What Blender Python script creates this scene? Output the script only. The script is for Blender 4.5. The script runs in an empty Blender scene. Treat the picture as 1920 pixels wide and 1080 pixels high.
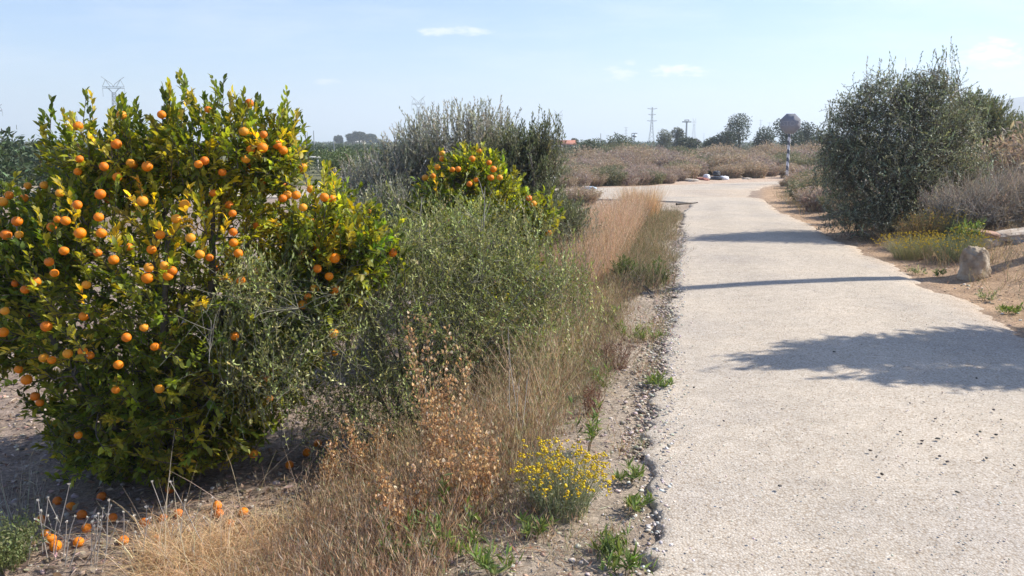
import bpy, math, random
import numpy as np
from mathutils import Vector
random.seed(7)
R = np.random.default_rng(11)
SC = bpy.context.scene
COL = SC.collection
TAU = 2*math.pi

# ---------------------------------------------------------------- camera maths
FPX = 28.0/36.0*1920
PITCH = math.atan(269/FPX)
CP, SP = math.cos(PITCH), math.sin(PITCH)
CAMZ = 1.6
def ray(px, py):
    u, v = px-960.0, py-540.0
    return np.array([u, FPX*CP - v*SP, -FPX*SP - v*CP])
def P(px, py, Y):
    d = ray(px, py); t = Y/d[1]
    return np.array([d[0]*t, Y, CAMZ + d[2]*t])

# ---------------------------------------------------------------- noise
def h2(i, j, s):
    n = (i*374761393 + j*668265263 + s*974711) & 0xffffffff
    n = ((n ^ (n >> 13))*1274126177) & 0xffffffff
    return ((n ^ (n >> 16)) & 0xffff)/65535.0
def vn(x, y, s=0):
    x = np.asarray(x, float); y = np.asarray(y, float)
    i = np.floor(x).astype(np.int64); j = np.floor(y).astype(np.int64)
    fx = x-i; fy = y-j; fx = fx*fx*(3-2*fx); fy = fy*fy*(3-2*fy)
    a = h2(i, j, s); b = h2(i+1, j, s); c = h2(i, j+1, s); d = h2(i+1, j+1, s)
    return (a*(1-fx)+b*fx)*(1-fy) + (c*(1-fx)+d*fx)*fy - .5
def ss(a, b, x):
    t = np.clip((np.asarray(x, float)-a)/(b-a), 0, 1); return t*t*(3-2*t)

# ---------------------------------------------------------------- road edges and terrain
XL = ([-6, 2.76, 7, 8.6, 19, 21.6, 22.4, 23.2, 23.7, 24.2, 24.8, 28.1, 28.5, 28.8, 31.3, 34.9, 38],
      [-1.3, .49, 1.42, 1.79, 4.1, 4.9, 4.7, 3.6, 1.5, -6, -45, -45, -6, 2.1, 5.9, 11.4, 22])
XR = ([-6, 2.76, 7, 9.3, 12.8, 19, 24, 26, 29, 32.2, 33, 34, 35, 38],
      [1.2, 3.4, 4.47, 4.85, 5.45, 6.4, 7.5, 8.1, 9.0, 10.4, 13, 20, 30, 46])
def xl(Y): return np.interp(Y, *XL)
def xr(Y): return np.interp(Y, *XR)
def xlv(Y): return np.interp(Y, [-6, 2.76, 7, 8.6, 19, 22, 60], [-1.3, .49, 1.42, 1.79, 4.1, 4.6, 8])
def G(X, Y):
    X = np.asarray(X, float); Y = np.asarray(Y, float)
    d = xlv(Y) - X
    near = 1-ss(18.5, 23, Y)
    far = ss(31, 37, Y)*(1-ss(2, 8, X))
    z = -.5*ss(.45, 1.9, d)*near - .4*far
    e = X-xr(Y)
    z = z + .42*ss(.3, 2.6, e)*(1-ss(14, 24, Y))*ss(-2, 6, Y)
    off = np.maximum(ss(.0, .6, d), ss(0.0, .6, e))
    off = np.where(Y > 23, np.maximum(ss(0, .5, xl(Y)-X), ss(0, .5, e)), off)
    nearf = np.exp(-np.abs(Y)/60)
    z = z + off*nearf*(.07*vn(X*1.3, Y*1.3, 3) + .035*vn(X*4.1, Y*4.1, 4) + .02*vn(X*11, Y*11, 5))
    return z
def g1(X, Y): return float(G(X, Y))
def GP(px, py):
    d = ray(px, py); lo, hi = .5, 400.0
    for _ in range(60):
        m = (lo+hi)/2; t = m/d[1]
        if CAMZ + d[2]*t > g1(d[0]*t, m): lo = m
        else: hi = m
    t = lo/d[1]
    return np.array([d[0]*t, lo, g1(d[0]*t, lo)])

# ---------------------------------------------------------------- materials
def newmat(name):
    m = bpy.data.materials.new(name); m.use_nodes = True
    nt = m.node_tree; nt.nodes.clear()
    out = nt.nodes.new('ShaderNodeOutputMaterial')
    return m, nt, out
def N(nt, typ, **kw):
    n = nt.nodes.new(typ)
    for k, v in kw.items():
        if k.startswith('i_'):
            key = k[2:]
            key = int(key) if key.isdigit() else key.replace('_', ' ')
            n.inputs[key].default_value = v
        else: setattr(n, k, v)
    return n
def mixc(nt, fac, a, b, mode='MIX'):
    n = nt.nodes.new('ShaderNodeMix'); n.data_type = 'RGBA'; n.blend_type = mode
    for s, v in ((0, fac), (6, a), (7, b)):
        if hasattr(v, 'links'): nt.links.new(v, n.inputs[s])
        else: n.inputs[s].default_value = v if s == 0 else (*v, 1)
    return n.outputs[2]
def ramp(nt, fac, stops):
    n = nt.nodes.new('ShaderNodeValToRGB'); nt.links.new(fac, n.inputs[0])
    cr = n.color_ramp
    while len(cr.elements) < len(stops): cr.elements.new(.5)
    for e, (p, c) in zip(cr.elements, stops):
        e.position = p; e.color = (*c, 1) if len(c) == 3 else c
    return n.outputs[0]
def objcoord(nt, scale=1, gen=False):
    t = nt.nodes.new('ShaderNodeNewGeometry')
    m = nt.nodes.new('ShaderNodeMapping'); m.inputs['Scale'].default_value = (scale,)*3
    nt.links.new(t.outputs['Position'], m.inputs[0]); return m.outputs[0]
def localcoord(nt, scale=(1, 1, 1)):
    t = nt.nodes.new('ShaderNodeTexCoord')
    m = nt.nodes.new('ShaderNodeMapping'); m.inputs['Scale'].default_value = scale
    nt.links.new(t.outputs['Object'], m.inputs[0]); return m.outputs[0]
def noise(nt, vec, scale, detail=3, rough=.55):
    n = N(nt, 'ShaderNodeTexNoise'); n.inputs['Scale'].default_value = scale
    n.inputs['Detail'].default_value = detail; n.inputs['Roughness'].default_value = rough
    nt.links.new(vec, n.inputs['Vector']); return n.outputs[0]
def leafmat(name, trans=.35, rough=.4, spec=.4, tint=(1.15, 1.15, .5)):
    m, nt, out = newmat(name)
    a = N(nt, 'ShaderNodeAttribute', attribute_name='Col')
    b = N(nt, 'ShaderNodeBsdfPrincipled'); b.inputs['Roughness'].default_value = rough
    b.inputs['Specular IOR Level'].default_value = spec
    nt.links.new(a.outputs['Color'], b.inputs['Base Color'])
    t = N(nt, 'ShaderNodeBsdfTranslucent')
    nt.links.new(mixc(nt, 1.0, a.outputs['Color'], tint, 'MULTIPLY'), t.inputs[0])
    mx = N(nt, 'ShaderNodeMixShader'); mx.inputs[0].default_value = trans
    nt.links.new(b.outputs[0], mx.inputs[1]); nt.links.new(t.outputs[0], mx.inputs[2])
    nt.links.new(mx.outputs[0], out.inputs[0]); return m
def surfmat(name, c1, c2, scale=6, rough=.85, bump=.3, bscale=30, metal=0, stretch=(1, 1, 1), spec=.3, c3=None):
    m, nt, out = newmat(name)
    v = localcoord(nt, stretch)
    n1 = noise(nt, v, scale, 5, .6)
    stops = [(.3, c1), (.7, c2)] if c3 is None else [(.3, c1), (.52, c2), (.72, c3)]
    col = ramp(nt, n1, stops)
    b = N(nt, 'ShaderNodeBsdfPrincipled'); b.inputs['Roughness'].default_value = rough
    b.inputs['Metallic'].default_value = metal; b.inputs['Specular IOR Level'].default_value = spec
    nt.links.new(col, b.inputs['Base Color'])
    bp = N(nt, 'ShaderNodeBump'); bp.inputs['Strength'].default_value = bump; bp.inputs['Distance'].default_value = .02
    nt.links.new(noise(nt, v, bscale, 6, .65), bp.inputs['Height']); nt.links.new(bp.outputs[0], b.inputs['Normal'])
    nt.links.new(b.outputs[0], out.inputs[0]); return m

M = {}
M['citrus'] = leafmat('citrus_leaf', .5, .5, .4, (1.9, 1.6, .3))
M['olive'] = leafmat('olive_leaf', .22, .5, .35, (1.2, 1.2, .7))
M['dry'] = leafmat('dry_plant', .3, .75, .15, (1.1, 1.0, .8))
M['green'] = leafmat('green_leaf', .35, .6, .25, (1.2, 1.2, .6))
M['bark'] = surfmat('bark', (.09, .075, .06), (.2, .17, .14), 14, .9, .6, 60)
M['paletwig'] = surfmat('pale_twig', (.2, .18, .15), (.42, .39, .34), 10, .85, .3, 60)
M['greytwig'] = surfmat('grey_green_twig', (.12, .12, .08), (.25, .23, .18), 10, .85, .3, 60)
M['peel'] = surfmat('orange_peel', (.85, .22, .006), (.95, .33, .012), 9, .45, .25, 260, spec=.35)
M['peeldark'] = surfmat('dull_orange_peel', (.6, .13, .008), (.82, .22, .012), 9, .5, .3, 200, spec=.4)  # darker, redder peel used for part of the fallen fruit
M['calyx'] = surfmat('calyx', (.1, .14, .04), (.16, .2, .07), 30)
M['boulder'] = surfmat('boulder_stone', (.17, .12, .08), (.42, .34, .25), 5, .95, 1.0, 14, c3=(.58, .52, .43))
M['slab'] = surfmat('slab_stone', (.3, .22, .16), (.5, .42, .34), 6, .92, .8, 22, c3=(.55, .5, .44))
M['redslab'] = surfmat('reddish_slab', (.34, .18, .12), (.5, .32, .24), 6, .92, .8, 22)
M['concrete'] = surfmat('grey_concrete', (.22, .22, .22), (.34, .33, .32), 8, .9, .4, 40)
M['signface'] = surfmat('grey_sign_face', (.25, .255, .285), (.265, .27, .3), 3, .95, .0, 40, spec=.05)  # dark, slightly bluish grey base colour for the sign face
M['signedge'] = surfmat('grey_sign_border', (.3, .31, .34), (.32, .33, .36), 4, .95, .0, 40, spec=.05)
M['letter'] = surfmat('grey_lettering', (.3, .305, .335), (.315, .32, .35), 4, .95, .0, 40, spec=.05)
M['steel'] = surfmat('galvanised_steel', (.3, .31, .33), (.42, .43, .45), 9, .5, .1, 60, .5)
M['pylon'] = surfmat('pylon_steel', (.2, .21, .22), (.28, .29, .3), 2, .6, .1, 10, .3)
M['wood'] = surfmat('pole_wood', (.12, .09, .07), (.24, .2, .16), 8, .9, .5, 30, stretch=(3, 3, .3))
M['whitewall'] = surfmat('white_wall', (.6, .58, .54), (.75, .73, .7), 1, .9, .1, 6)
M['creamwall'] = surfmat('cream_wall', (.45, .4, .33), (.55, .5, .42), 1, .9, .1, 6)
M['tile'] = surfmat('roof_tile', (.3, .11, .07), (.42, .18, .12), 2, .85, .5, 8)
M['darkroof'] = surfmat('dark_roof', (.07, .07, .08), (.12, .11, .11), 2, .85, .3, 8)
M['glassdark'] = surfmat('window_dark', (.03, .035, .04), (.06, .065, .07), 2, .2, .0, 8)
M['litterwhite'] = surfmat('white_plastic', (.65, .67, .7), (.8, .8, .82), 5, .4, .3, 20)
M['litterblue'] = surfmat('pale_blue_plastic', (.4, .5, .58), (.6, .68, .74), 5, .4, .3, 20)
M['litterred'] = surfmat('red_brown_board', (.25, .08, .06), (.36, .14, .1), 5, .7, .3, 20)
M['litterdark'] = surfmat('dark_plastic', (.03, .035, .045), (.07, .07, .08), 5, .5, .3, 20)
M['stone'] = None

# stones with per-vertex colour
def colmat(name, rough=.9, bump=None):
    m, nt, out = newmat(name)
    a = N(nt, 'ShaderNodeAttribute', attribute_name='Col')
    b = N(nt, 'ShaderNodeBsdfPrincipled'); b.inputs['Roughness'].default_value = rough
    b.inputs['Specular IOR Level'].default_value = .2
    nt.links.new(a.outputs['Color'], b.inputs['Base Color'])
    nt.links.new(b.outputs[0], out.inputs[0]); return m
M['stone'] = colmat('loose_stone')
M['flower'] = leafmat('yellow_flower', .2, .7, .1, (1, 1, .6))

def groundmat():
    m, nt, out = newmat('soil')
    v = objcoord(nt)
    a = N(nt, 'ShaderNodeAttribute', attribute_name='Col')
    fine = ramp(nt, noise(nt, v, 38, 6, .7), [(.3, (.45,)*3), (.5, (.95,)*3), (.72, (1.6,)*3)])
    mid = ramp(nt, noise(nt, v, 3.2, 5, .6), [(.3, (.75, .72, .7)), (.7, (1.25, 1.22, 1.2))])
    c = mixc(nt, 1, a.outputs['Color'], fine, 'MULTIPLY'); c = mixc(nt, 1, c, mid, 'MULTIPLY')
    b = N(nt, 'ShaderNodeBsdfPrincipled'); b.inputs['Roughness'].default_value = .95
    b.inputs['Specular IOR Level'].default_value = .15
    nt.links.new(c, b.inputs['Base Color'])
    bp = N(nt, 'ShaderNodeBump'); bp.inputs['Strength'].default_value = .9; bp.inputs['Distance'].default_value = .03
    nt.links.new(noise(nt, v, 24, 8, .75), bp.inputs['Height']); nt.links.new(bp.outputs[0], b.inputs['Normal'])
    nt.links.new(b.outputs[0], out.inputs[0]); return m
def roadmat():
    m, nt, out = newmat('chip_seal')
    v = objcoord(nt)
    vo = N(nt, 'ShaderNodeTexVoronoi'); vo.inputs['Scale'].default_value = 92; nt.links.new(v, vo.inputs['Vector'])
    vo.inputs['Randomness'].default_value = 1
    sep = N(nt, 'ShaderNodeSeparateColor'); nt.links.new(vo.outputs['Color'], sep.inputs[0])
    chip = ramp(nt, sep.outputs[0], [(0, (.36, .305, .25)), (.1, (.46, .4, .33)), (.5, (.5, .44, .37)), (.85, (.54, .48, .41)), (1, (.62, .57, .5))])
    gap = ramp(nt, vo.outputs['Distance'], [(.0, (1, 1, 1)), (.5, (1, 1, 1)), (.85, (.7, .64, .58))])
    c = mixc(nt, 1, chip, gap, 'MULTIPLY')
    big = ramp(nt, noise(nt, v, .55, 4, .6), [(.3, (.85, .85, .87)), (.5, (1, .985, .96)), (.7, (1.1, 1.07, 1.02))])
    c = mixc(nt, 1, c, big, 'MULTIPLY')
    med = ramp(nt, noise(nt, v, 7, 5, .7), [(.3, (.88, .88, .88)), (.7, (1.1, 1.1, 1.1))])
    c = mixc(nt, 1, c, med, 'MULTIPLY')
    a = N(nt, 'ShaderNodeAttribute', attribute_name='Col')
    c = mixc(nt, 1, c, a.outputs['Color'], 'MULTIPLY')
    b = N(nt, 'ShaderNodeBsdfPrincipled'); b.inputs['Roughness'].default_value = .9
    b.inputs['Specular IOR Level'].default_value = .2
    nt.links.new(c, b.inputs['Base Color'])
    bp = N(nt, 'ShaderNodeBump'); bp.inputs['Strength'].default_value = .5; bp.inputs['Distance'].default_value = .005
    inv = N(nt, 'ShaderNodeMath', operation='MULTIPLY_ADD'); nt.links.new(vo.outputs['Distance'], inv.inputs[0]); inv.inputs[1].default_value = -1
    nt.links.new(sep.outputs[1], inv.inputs[2])
    nt.links.new(inv.outputs[0], bp.inputs['Height']); nt.links.new(bp.outputs[0], b.inputs['Normal'])
    nt.links.new(b.outputs[0], out.inputs[0]); return m
M['soil'] = groundmat(); M['road'] = roadmat()

# ---------------------------------------------------------------- mesh building
def mesh_data(name, V, F4=None, F3=None, mat=None, col=None, smooth=False):
    me = bpy.data.meshes.new(name)
    V = np.asarray(V, np.float32).reshape(-1, 3)
    me.vertices.add(len(V)); me.vertices.foreach_set('co', V.ravel())
    l = []; ls = []; lt = []; o = 0
    for F, k in ((F4, 4), (F3, 3)):
        if F is not None and len(F):
            F = np.asarray(F, np.int32).reshape(-1, k)
            l.append(F.ravel()); ls.append(o+np.arange(len(F), dtype=np.int32)*k); lt.append(np.full(len(F), k, np.int32)); o += F.size
    l = np.concatenate(l); ls = np.concatenate(ls); lt = np.concatenate(lt)
    me.loops.add(len(l)); me.loops.foreach_set('vertex_index', l)
    me.polygons.add(len(ls)); me.polygons.foreach_set('loop_start', ls); me.polygons.foreach_set('loop_total', lt)
    if smooth: me.polygons.foreach_set('use_smooth', np.ones(len(ls), bool))
    if col is not None:
        ca = me.color_attributes.new('Col', 'FLOAT_COLOR', 'POINT')
        c = np.ones((len(V), 4), np.float32); c[:, :3] = np.asarray(col).reshape(-1, 3)
        ca.data.foreach_set('color', c.ravel())
    me.update(calc_edges=True)
    if mat is not None: me.materials.append(mat)
    return me
def obj(name, me, parent=None):
    o = bpy.data.objects.new(name, me); COL.objects.link(o)
    if parent is not None: o.parent = parent
    return o
def tag(o, label=None, cat=None, group=None, kind=None):
    if label: o['label'] = label
    if cat: o['category'] = cat
    if group: o['group'] = group
    if kind: o['kind'] = kind
    return o
def empty(name, loc, label, cat, group=None, rz=0):
    o = bpy.data.objects.new(name, None); COL.objects.link(o); o.empty_display_size = .2
    o.location = [float(a) for a in loc]; o.rotation_euler = (0, 0, rz); return tag(o, label, cat, group)
def dup(root, loc, rz=0, sc=1, label=None, group=None):
    r = root.copy(); COL.objects.link(r); r.location = [float(a) for a in loc]; r.rotation_euler = (0, 0, rz)
    r.scale = (sc, sc, sc) if not hasattr(sc, '__len__') else sc
    if label: r['label'] = label
    if group: r['group'] = group
    for ch in list(root.children):
        c = ch.copy(); COL.objects.link(c); c.parent = r
    return r
class Bag:
    """collects vertex / face / colour arrays into one mesh"""
    def __init__(s): s.V = []; s.F4 = []; s.F3 = []; s.C = []; s.n = 0
    def add(s, V, F4=None, F3=None, C=None):
        V = np.asarray(V, float).reshape(-1, 3)
        if F4 is not None and len(F4): s.F4.append(np.asarray(F4).reshape(-1, 4)+s.n)
        if F3 is not None and len(F3): s.F3.append(np.asarray(F3).reshape(-1, 3)+s.n)
        if C is None: C = (.5, .5, .5)
        C = np.asarray(C, float)
        if C.ndim == 1: C = np.tile(C, (len(V), 1))
        s.V.append(V); s.C.append(C.reshape(-1, 3)); s.n += len(V); return s
    def data(s, name, mat, smooth=False, col=True):
        return mesh_data(name, np.concatenate(s.V), np.concatenate(s.F4) if s.F4 else None, np.concatenate(s.F3) if s.F3 else None,
                         mat, np.concatenate(s.C) if col else None, smooth)
    def build(s, name, mat, parent=None, smooth=False, loc=(0, 0, 0)):
        V = np.concatenate(s.V)-np.asarray(loc, float)
        me = mesh_data(name, V, np.concatenate(s.F4) if s.F4 else None, np.concatenate(s.F3) if s.F3 else None,
                         mat, np.concatenate(s.C), smooth)
        o = obj(name, me, parent)
        if parent is None: o.location = [float(a) for a in loc]
        return o
def nrm(a): return a/np.maximum(np.linalg.norm(a, axis=-1, keepdims=True), 1e-9)
def rdir(n): return nrm(R.normal(size=(n, 3)))
def cols(n, pal, jit=.18):
    w = np.array([p[3] for p in pal], float); w /= w.sum()
    c = np.array([p[:3] for p in pal])[R.choice(len(pal), n, p=w)]
    return c*np.exp(R.normal(0, jit, (n, 1)))*np.exp(R.normal(0, jit*.3, (n, 3)))
# leaf templates: x width, y length, z normal
LEAF = dict(
    citrus=(np.array([(0, 0, 0), (0, .33, .04), (0, .68, .02), (0, 1, -.16), (-.42, .28, .16), (-.40, .66, .12), (.42, .28, .16), (.40, .66, .12)], float),
            [(1, 2, 5, 4), (2, 1, 6, 7)], [(0, 1, 4), (0, 6, 1), (2, 3, 5), (3, 2, 7)]),
    slim=(np.array([(0, 0, 0), (.5, .45, .1), (0, 1, -.1), (-.5, .45, .1)], float), None, [(0, 1, 2), (0, 2, 3)]),
)
def inst(bag, kind, pos, D, Nn, sl, sw, C):
    tv, f4, f3 = LEAF[kind]; n = len(pos)
    D = nrm(D); X = nrm(np.cross(D, Nn)); Z = np.cross(X, D)
    sl = np.broadcast_to(sl, (n,)); sw = np.broadcast_to(sw, (n,))
    V = pos[:, None] + (tv[None, :, 0:1]*sw[:, None, None])*X[:, None] + (tv[None, :, 1:2]*sl[:, None, None])*D[:, None] + (tv[None, :, 2:3]*sw[:, None, None])*Z[:, None]
    o = (np.arange(n)*len(tv))[:, None, None]
    F4 = None if f4 is None else (np.array(f4)[None]+o); F3 = None if f3 is None else (np.array(f3)[None]+o)
    bag.add(V, F4, F3, np.repeat(C, len(tv), 0))
def tubes(bag, Pl, rad, sides=4, C=(.5, .5, .5)):
    Pl = np.asarray(Pl, float); n, k, _ = Pl.shape
    T = nrm(np.gradient(Pl, axis=1)); ref = np.where(np.abs(T[..., 2:3]) > .9, np.array([1., 0, 0]), np.array([0, 0, 1.]))
    A = nrm(np.cross(T, ref)); B = np.cross(T, A)
    a = np.arange(sides)/sides*TAU
    rad = np.broadcast_to(rad, (n, k))
    V = Pl[:, :, None] + rad[:, :, None, None]*(np.cos(a)[None, None, :, None]*A[:, :, None] + np.sin(a)[None, None, :, None]*B[:, :, None])
    idx = np.arange(n*k*sides).reshape(n, k, sides)
    q = np.stack([idx[:, :-1], np.roll(idx, -1, 2)[:, :-1], np.roll(idx, -1, 2)[:, 1:], idx[:, 1:]], -1)
    C = np.asarray(C, float)
    if C.ndim == 2: C = np.repeat(C, k*sides, 0)
    bag.add(V, q, None, C)
def blades(bag, base, h, az, lean, w, C, seg=4, wave=.0, tip=None, droop=0.):
    n = len(base); s = np.linspace(0, 1, seg+1)[None, :, None]
    d = np.stack([np.cos(az), np.sin(az), 0*az], -1)[:, None]
    h = np.broadcast_to(h, (n,))[:, None, None]; lean = np.broadcast_to(lean, (n,))[:, None, None]
    ph = R.uniform(0, TAU, (n, 1, 1))
    perp = np.stack([-np.sin(az), np.cos(az), 0*az], -1)[:, None]
    Pt = base[:, None] + d*(lean*h*(.35*s+.65*s**1.8)) + perp*(wave*h*np.sin(ph+3*s)*s)
    Pt[..., 2:3] += h*(s - .35*np.minimum(lean, 1.6)**2*s*s*.6) - droop*h*s**3
    fa = R.uniform(0, TAU, n); side = np.stack([np.cos(fa), np.sin(fa), 0*fa], -1)[:, None]
    ww = np.broadcast_to(w, (n,))[:, None, None]*(1-.85*s**1.5)*.5
    V = np.stack([Pt-side*ww, Pt+side*ww], 2)
    idx = np.arange(n*(seg+1)*2).reshape(n, seg+1, 2)
    q = np.stack([idx[:, :-1, 0], idx[:, :-1, 1], idx[:, 1:, 1], idx[:, 1:, 0]], -1)
    bag.add(V, q, None, np.repeat(C, (seg+1)*2, 0))
    return Pt
def box(bag, a, b, C=(.5, .5, .5), rot=0, piv=(0, 0)):
    x0, y0, z0 = a; x1, y1, z1 = b
    V = np.array([(x, y, z) for z in (z0, z1) for y in (y0, y1) for x in (x0, x1)], float)
    if rot:
        c, s = math.cos(rot), math.sin(rot); xy = V[:, :2]-piv
        V[:, 0] = piv[0]+xy[:, 0]*c-xy[:, 1]*s; V[:, 1] = piv[1]+xy[:, 0]*s+xy[:, 1]*c
    bag.add(V, [(0, 2, 3, 1), (4, 5, 7, 6), (0, 1, 5, 4), (2, 6, 7, 3), (0, 4, 6, 2), (1, 3, 7, 5)], None, C)
def bar(bag, p, q, r, sides=4, C=(.5, .5, .5)):
    tubes(bag, np.array([[p, q]], float), r, sides, C)

# ico template for stones
def ico(sub=0):
    t = (1+5**.5)/2
    v = [(-1, t, 0), (1, t, 0), (-1, -t, 0), (1, -t, 0), (0, -1, t), (0, 1, t), (0, -1, -t), (0, 1, -t), (t, 0, -1), (t, 0, 1), (-t, 0, -1), (-t, 0, 1)]
    f = [(0, 11, 5), (0, 5, 1), (0, 1, 7), (0, 7, 10), (0, 10, 11), (1, 5, 9), (5, 11, 4), (11, 10, 2), (10, 7, 6), (7, 1, 8),
         (3, 9, 4), (3, 4, 2), (3, 2, 6), (3, 6, 8), (3, 8, 9), (4, 9, 5), (2, 4, 11), (6, 2, 10), (8, 6, 7), (9, 8, 1)]
    v = [np.array(a, float)/np.linalg.norm(a) for a in v]
    for _ in range(sub):
        nf = []; cache = {}
        def mid(a, b):
            k = (min(a, b), max(a, b))
            if k not in cache:
                m = v[a]+v[b]; v.append(m/np.linalg.norm(m)); cache[k] = len(v)-1
            return cache[k]
        for a, b, c in f:
            ab, bc, ca = mid(a, b), mid(b, c), mid(c, a)
            nf += [(a, ab, ca), (b, bc, ab), (c, ca, bc), (ab, bc, ca)]
        f = nf
    return np.array(v), np.array(f)
IV, IF = ico(0)
def stones(bag, pos, size, C, flat=.6):
    n = len(pos)
    S = size[:, None, None]*R.uniform(.6, 1.2, (n, 1, 3)); S[..., 2] *= flat
    jit = 1+R.normal(0, .16, (n, 12, 1))
    a = R.uniform(0, TAU, n); c, s = np.cos(a), np.sin(a)
    V = IV[None]*S*jit
    X = V[..., 0]*c[:, None]-V[..., 1]*s[:, None]; Y = V[..., 0]*s[:, None]+V[..., 1]*c[:, None]
    V = np.stack([X, Y, V[..., 2]], -1)+pos[:, None]
    bag.add(V, None, IF[None]+(np.arange(n)*12)[:, None, None], np.repeat(C, 12, 0))

# ================================================================ SETTING
def axis(lo, hi, nlo, nhi, step, g):
    a = list(np.arange(nlo, nhi+1e-6, step)); s = step; x = nhi
    while x < hi: s *= g; x += s; a.append(x)
    s = step; x = nlo; b = []
    while x > lo: s *= g; x -= s; b.append(x)
    return np.array(b[::-1]+a)
gx = axis(-9000, 9000, -5, 9, .07, 1.09); gy = axis(-60, 16000, 1.8, 15, .07, 1.06)
GX, GY = np.meshgrid(gx, gy)
GZ = G(GX, GY)
inroad = (GX > xl(GY)+.02) & (GX < xr(GY)-.02) & (GY < 38)
GZ = np.where(inroad, np.minimum(GZ, -.01), GZ)
def soilcol(X, Y):
    c = np.empty(X.shape+(3,)); c[:] = (.32, .25, .195)
    def lay(mask, rgb): c[:] = c*(1-mask[..., None]) + np.array(rgb)*mask[..., None]
    lay(ss(-.5, .3, xlv(Y)-X)*(1-ss(.5, 2.2, xlv(Y)-X)), (.4, .335, .265))
    lay(ss(1.5, 3, xlv(Y)-X), (.31, .245, .2))
    lay(ss(-.2, .2, X-xr(Y))*(1-ss(2.5, 6, X-xr(Y))), (.43, .30, .195))
    lay(ss(2.5, 6, X-xr(Y)), (.3, .22, .16))
    lay(ss(29, 33, Y)*(1-ss(44, 50, Y)), (.5, .39, .3))
    lay(ss(44, 70, Y), (.13, .13, .07))
    lay(ss(26, 40, Y)*(1-ss(-4, 2, X)), (.15, .15, .08))
    return c
gc = soilcol(GX, GY)
ny, nx = GX.shape
idx = np.arange(nx*ny).reshape(ny, nx)
q = np.stack([idx[:-1, :-1], idx[:-1, 1:], idx[1:, 1:], idx[1:, :-1]], -1)
ground = obj('ground', mesh_data('ground', np.stack([GX, GY, GZ], -1), q, None, M['soil'], gc.reshape(-1, 3), True))
tag(ground, kind='structure')

# road: chip-sealed lane meeting a cross road, with a crumbled raised edge
ry = np.concatenate([np.arange(-5.5, 1.6, .2), np.arange(1.6, 9, .02), np.arange(9, 21, .05), np.arange(21, 38, .06)])
fr = np.concatenate([[0, .004, .012, .03], np.linspace(.06, .94, 22), [.97, .99, 1]])
def edgen(Y, s): return .10*vn(Y*1.6, 0*Y, s)+.08*vn(Y*5.5, 0*Y, s+1)+.07*vn(Y*15, 0*Y, s+2)+.04*vn(Y*40, 0*Y, s+3)
Lx = xl(ry)+edgen(ry, 21); Rx = xr(ry)+1.6*edgen(ry*.7, 31)
RX = Lx[:, None]*(1-fr)+Rx[:, None]*fr; RY = np.tile(ry[:, None], (1, len(fr)))
RY = RY + np.where(fr[None] < .02, .03*vn(RY*31, RX*7, 40), 0)*(RY < 20)
crown = .022*np.sin(np.pi*fr)[None]*(RY < 24)
RZ = .03+crown+.008*vn(RX*2, RY*2, 9)+.004*vn(RX*9, RY*9, 8)
RZ[:, 0] = -.06; RZ[:, -1] = -.04; RZ[:, 1] -= .012; RZ[:, -2] -= .03; RZ[:, -3] -= .012
ww = (RX-xl(RY))/np.maximum(xr(RY)-xl(RY), .1)
rc = np.ones(RX.shape+(3,))
tr = np.exp(-((ww-.3)/.12)**2)+np.exp(-((ww-.72)/.12)**2)
rc *= (1-.07*tr*(.6+.8*(vn(RX*1.1, RY*.5, 60)+.5)))[..., None]
sh = ss(.86, 1.0, ww)*(.7+.6*vn(RX*3, RY*3, 61))
rc = rc*(1-sh[..., None]*.35)+np.array([.95, .74, .56])*sh[..., None]*.35
idx = np.arange(RX.size).reshape(RX.shape)
q = np.stack([idx[:-1, :-1], idx[:-1, 1:], idx[1:, 1:], idx[1:, :-1]], -1)
road = obj('road', mesh_data('road', np.stack([RX, RY, RZ], -1), q, None, M['road'], rc.reshape(-1, 3), True))
tag(road, kind='structure')
def GR(X, Y):
    X = np.asarray(X, float); Y = np.asarray(Y, float)
    return np.where((X > xl(Y)+.03) & (X < xr(Y)-.05) & (Y < 37), .055, G(X, Y))

# hills
def hill(name, pts, Y, depth, c):
    b = Bag(); xs = np.array([p[0] for p in pts]); hs = np.array([p[1] for p in pts])
    X = np.linspace(P(xs[0], 272, Y)[0], P(xs[-1], 272, Y)[0], 160)
    H = np.interp(X, [P(x, 272, Y)[0] for x in xs], [P(x, y, Y)[2] for x, y in pts])
    rows = []
    for k, (f, dy) in enumerate([(0, -1), (.45, -.6), (.8, -.25), (1, 0), (.7, .4), (0, 1)]):
        hh = H*f*(1+.12*vn(X/90+k*7, X*0+k, 5)); rows.append(np.stack([X, Y+dy*depth+0*X, np.maximum(hh, -2)], -1))
    V = np.stack(rows); idx = np.arange(V[..., 0].size).reshape(V.shape[:2])
    q = np.stack([idx[:-1, :-1], idx[:-1, 1:], idx[1:, 1:], idx[1:, :-1]], -1)
    b.add(V, q, None, c); o = b.build(name, M['stone'], None, True); tag(o, kind='structure')
hill('hill', [(1700, 272), (1790, 232), (1850, 200), (1880, 188), (1930, 182), (2050, 178), (2200, 200), (2400, 272)], 1700, 400, (.11, .1, .12))
hill('hill', [(-500, 272), (-250, 245), (-60, 256), (20, 255), (50, 249), (75, 254), (120, 262), (230, 268), (300, 273)], 6000, 1200, (.2, .18, .2))
hill('hill', [(800, 273), (1000, 269), (1120, 267), (1190, 262), (1240, 264), (1330, 267), (1500, 273)], 8000, 1000, (.2, .18, .2))

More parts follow.
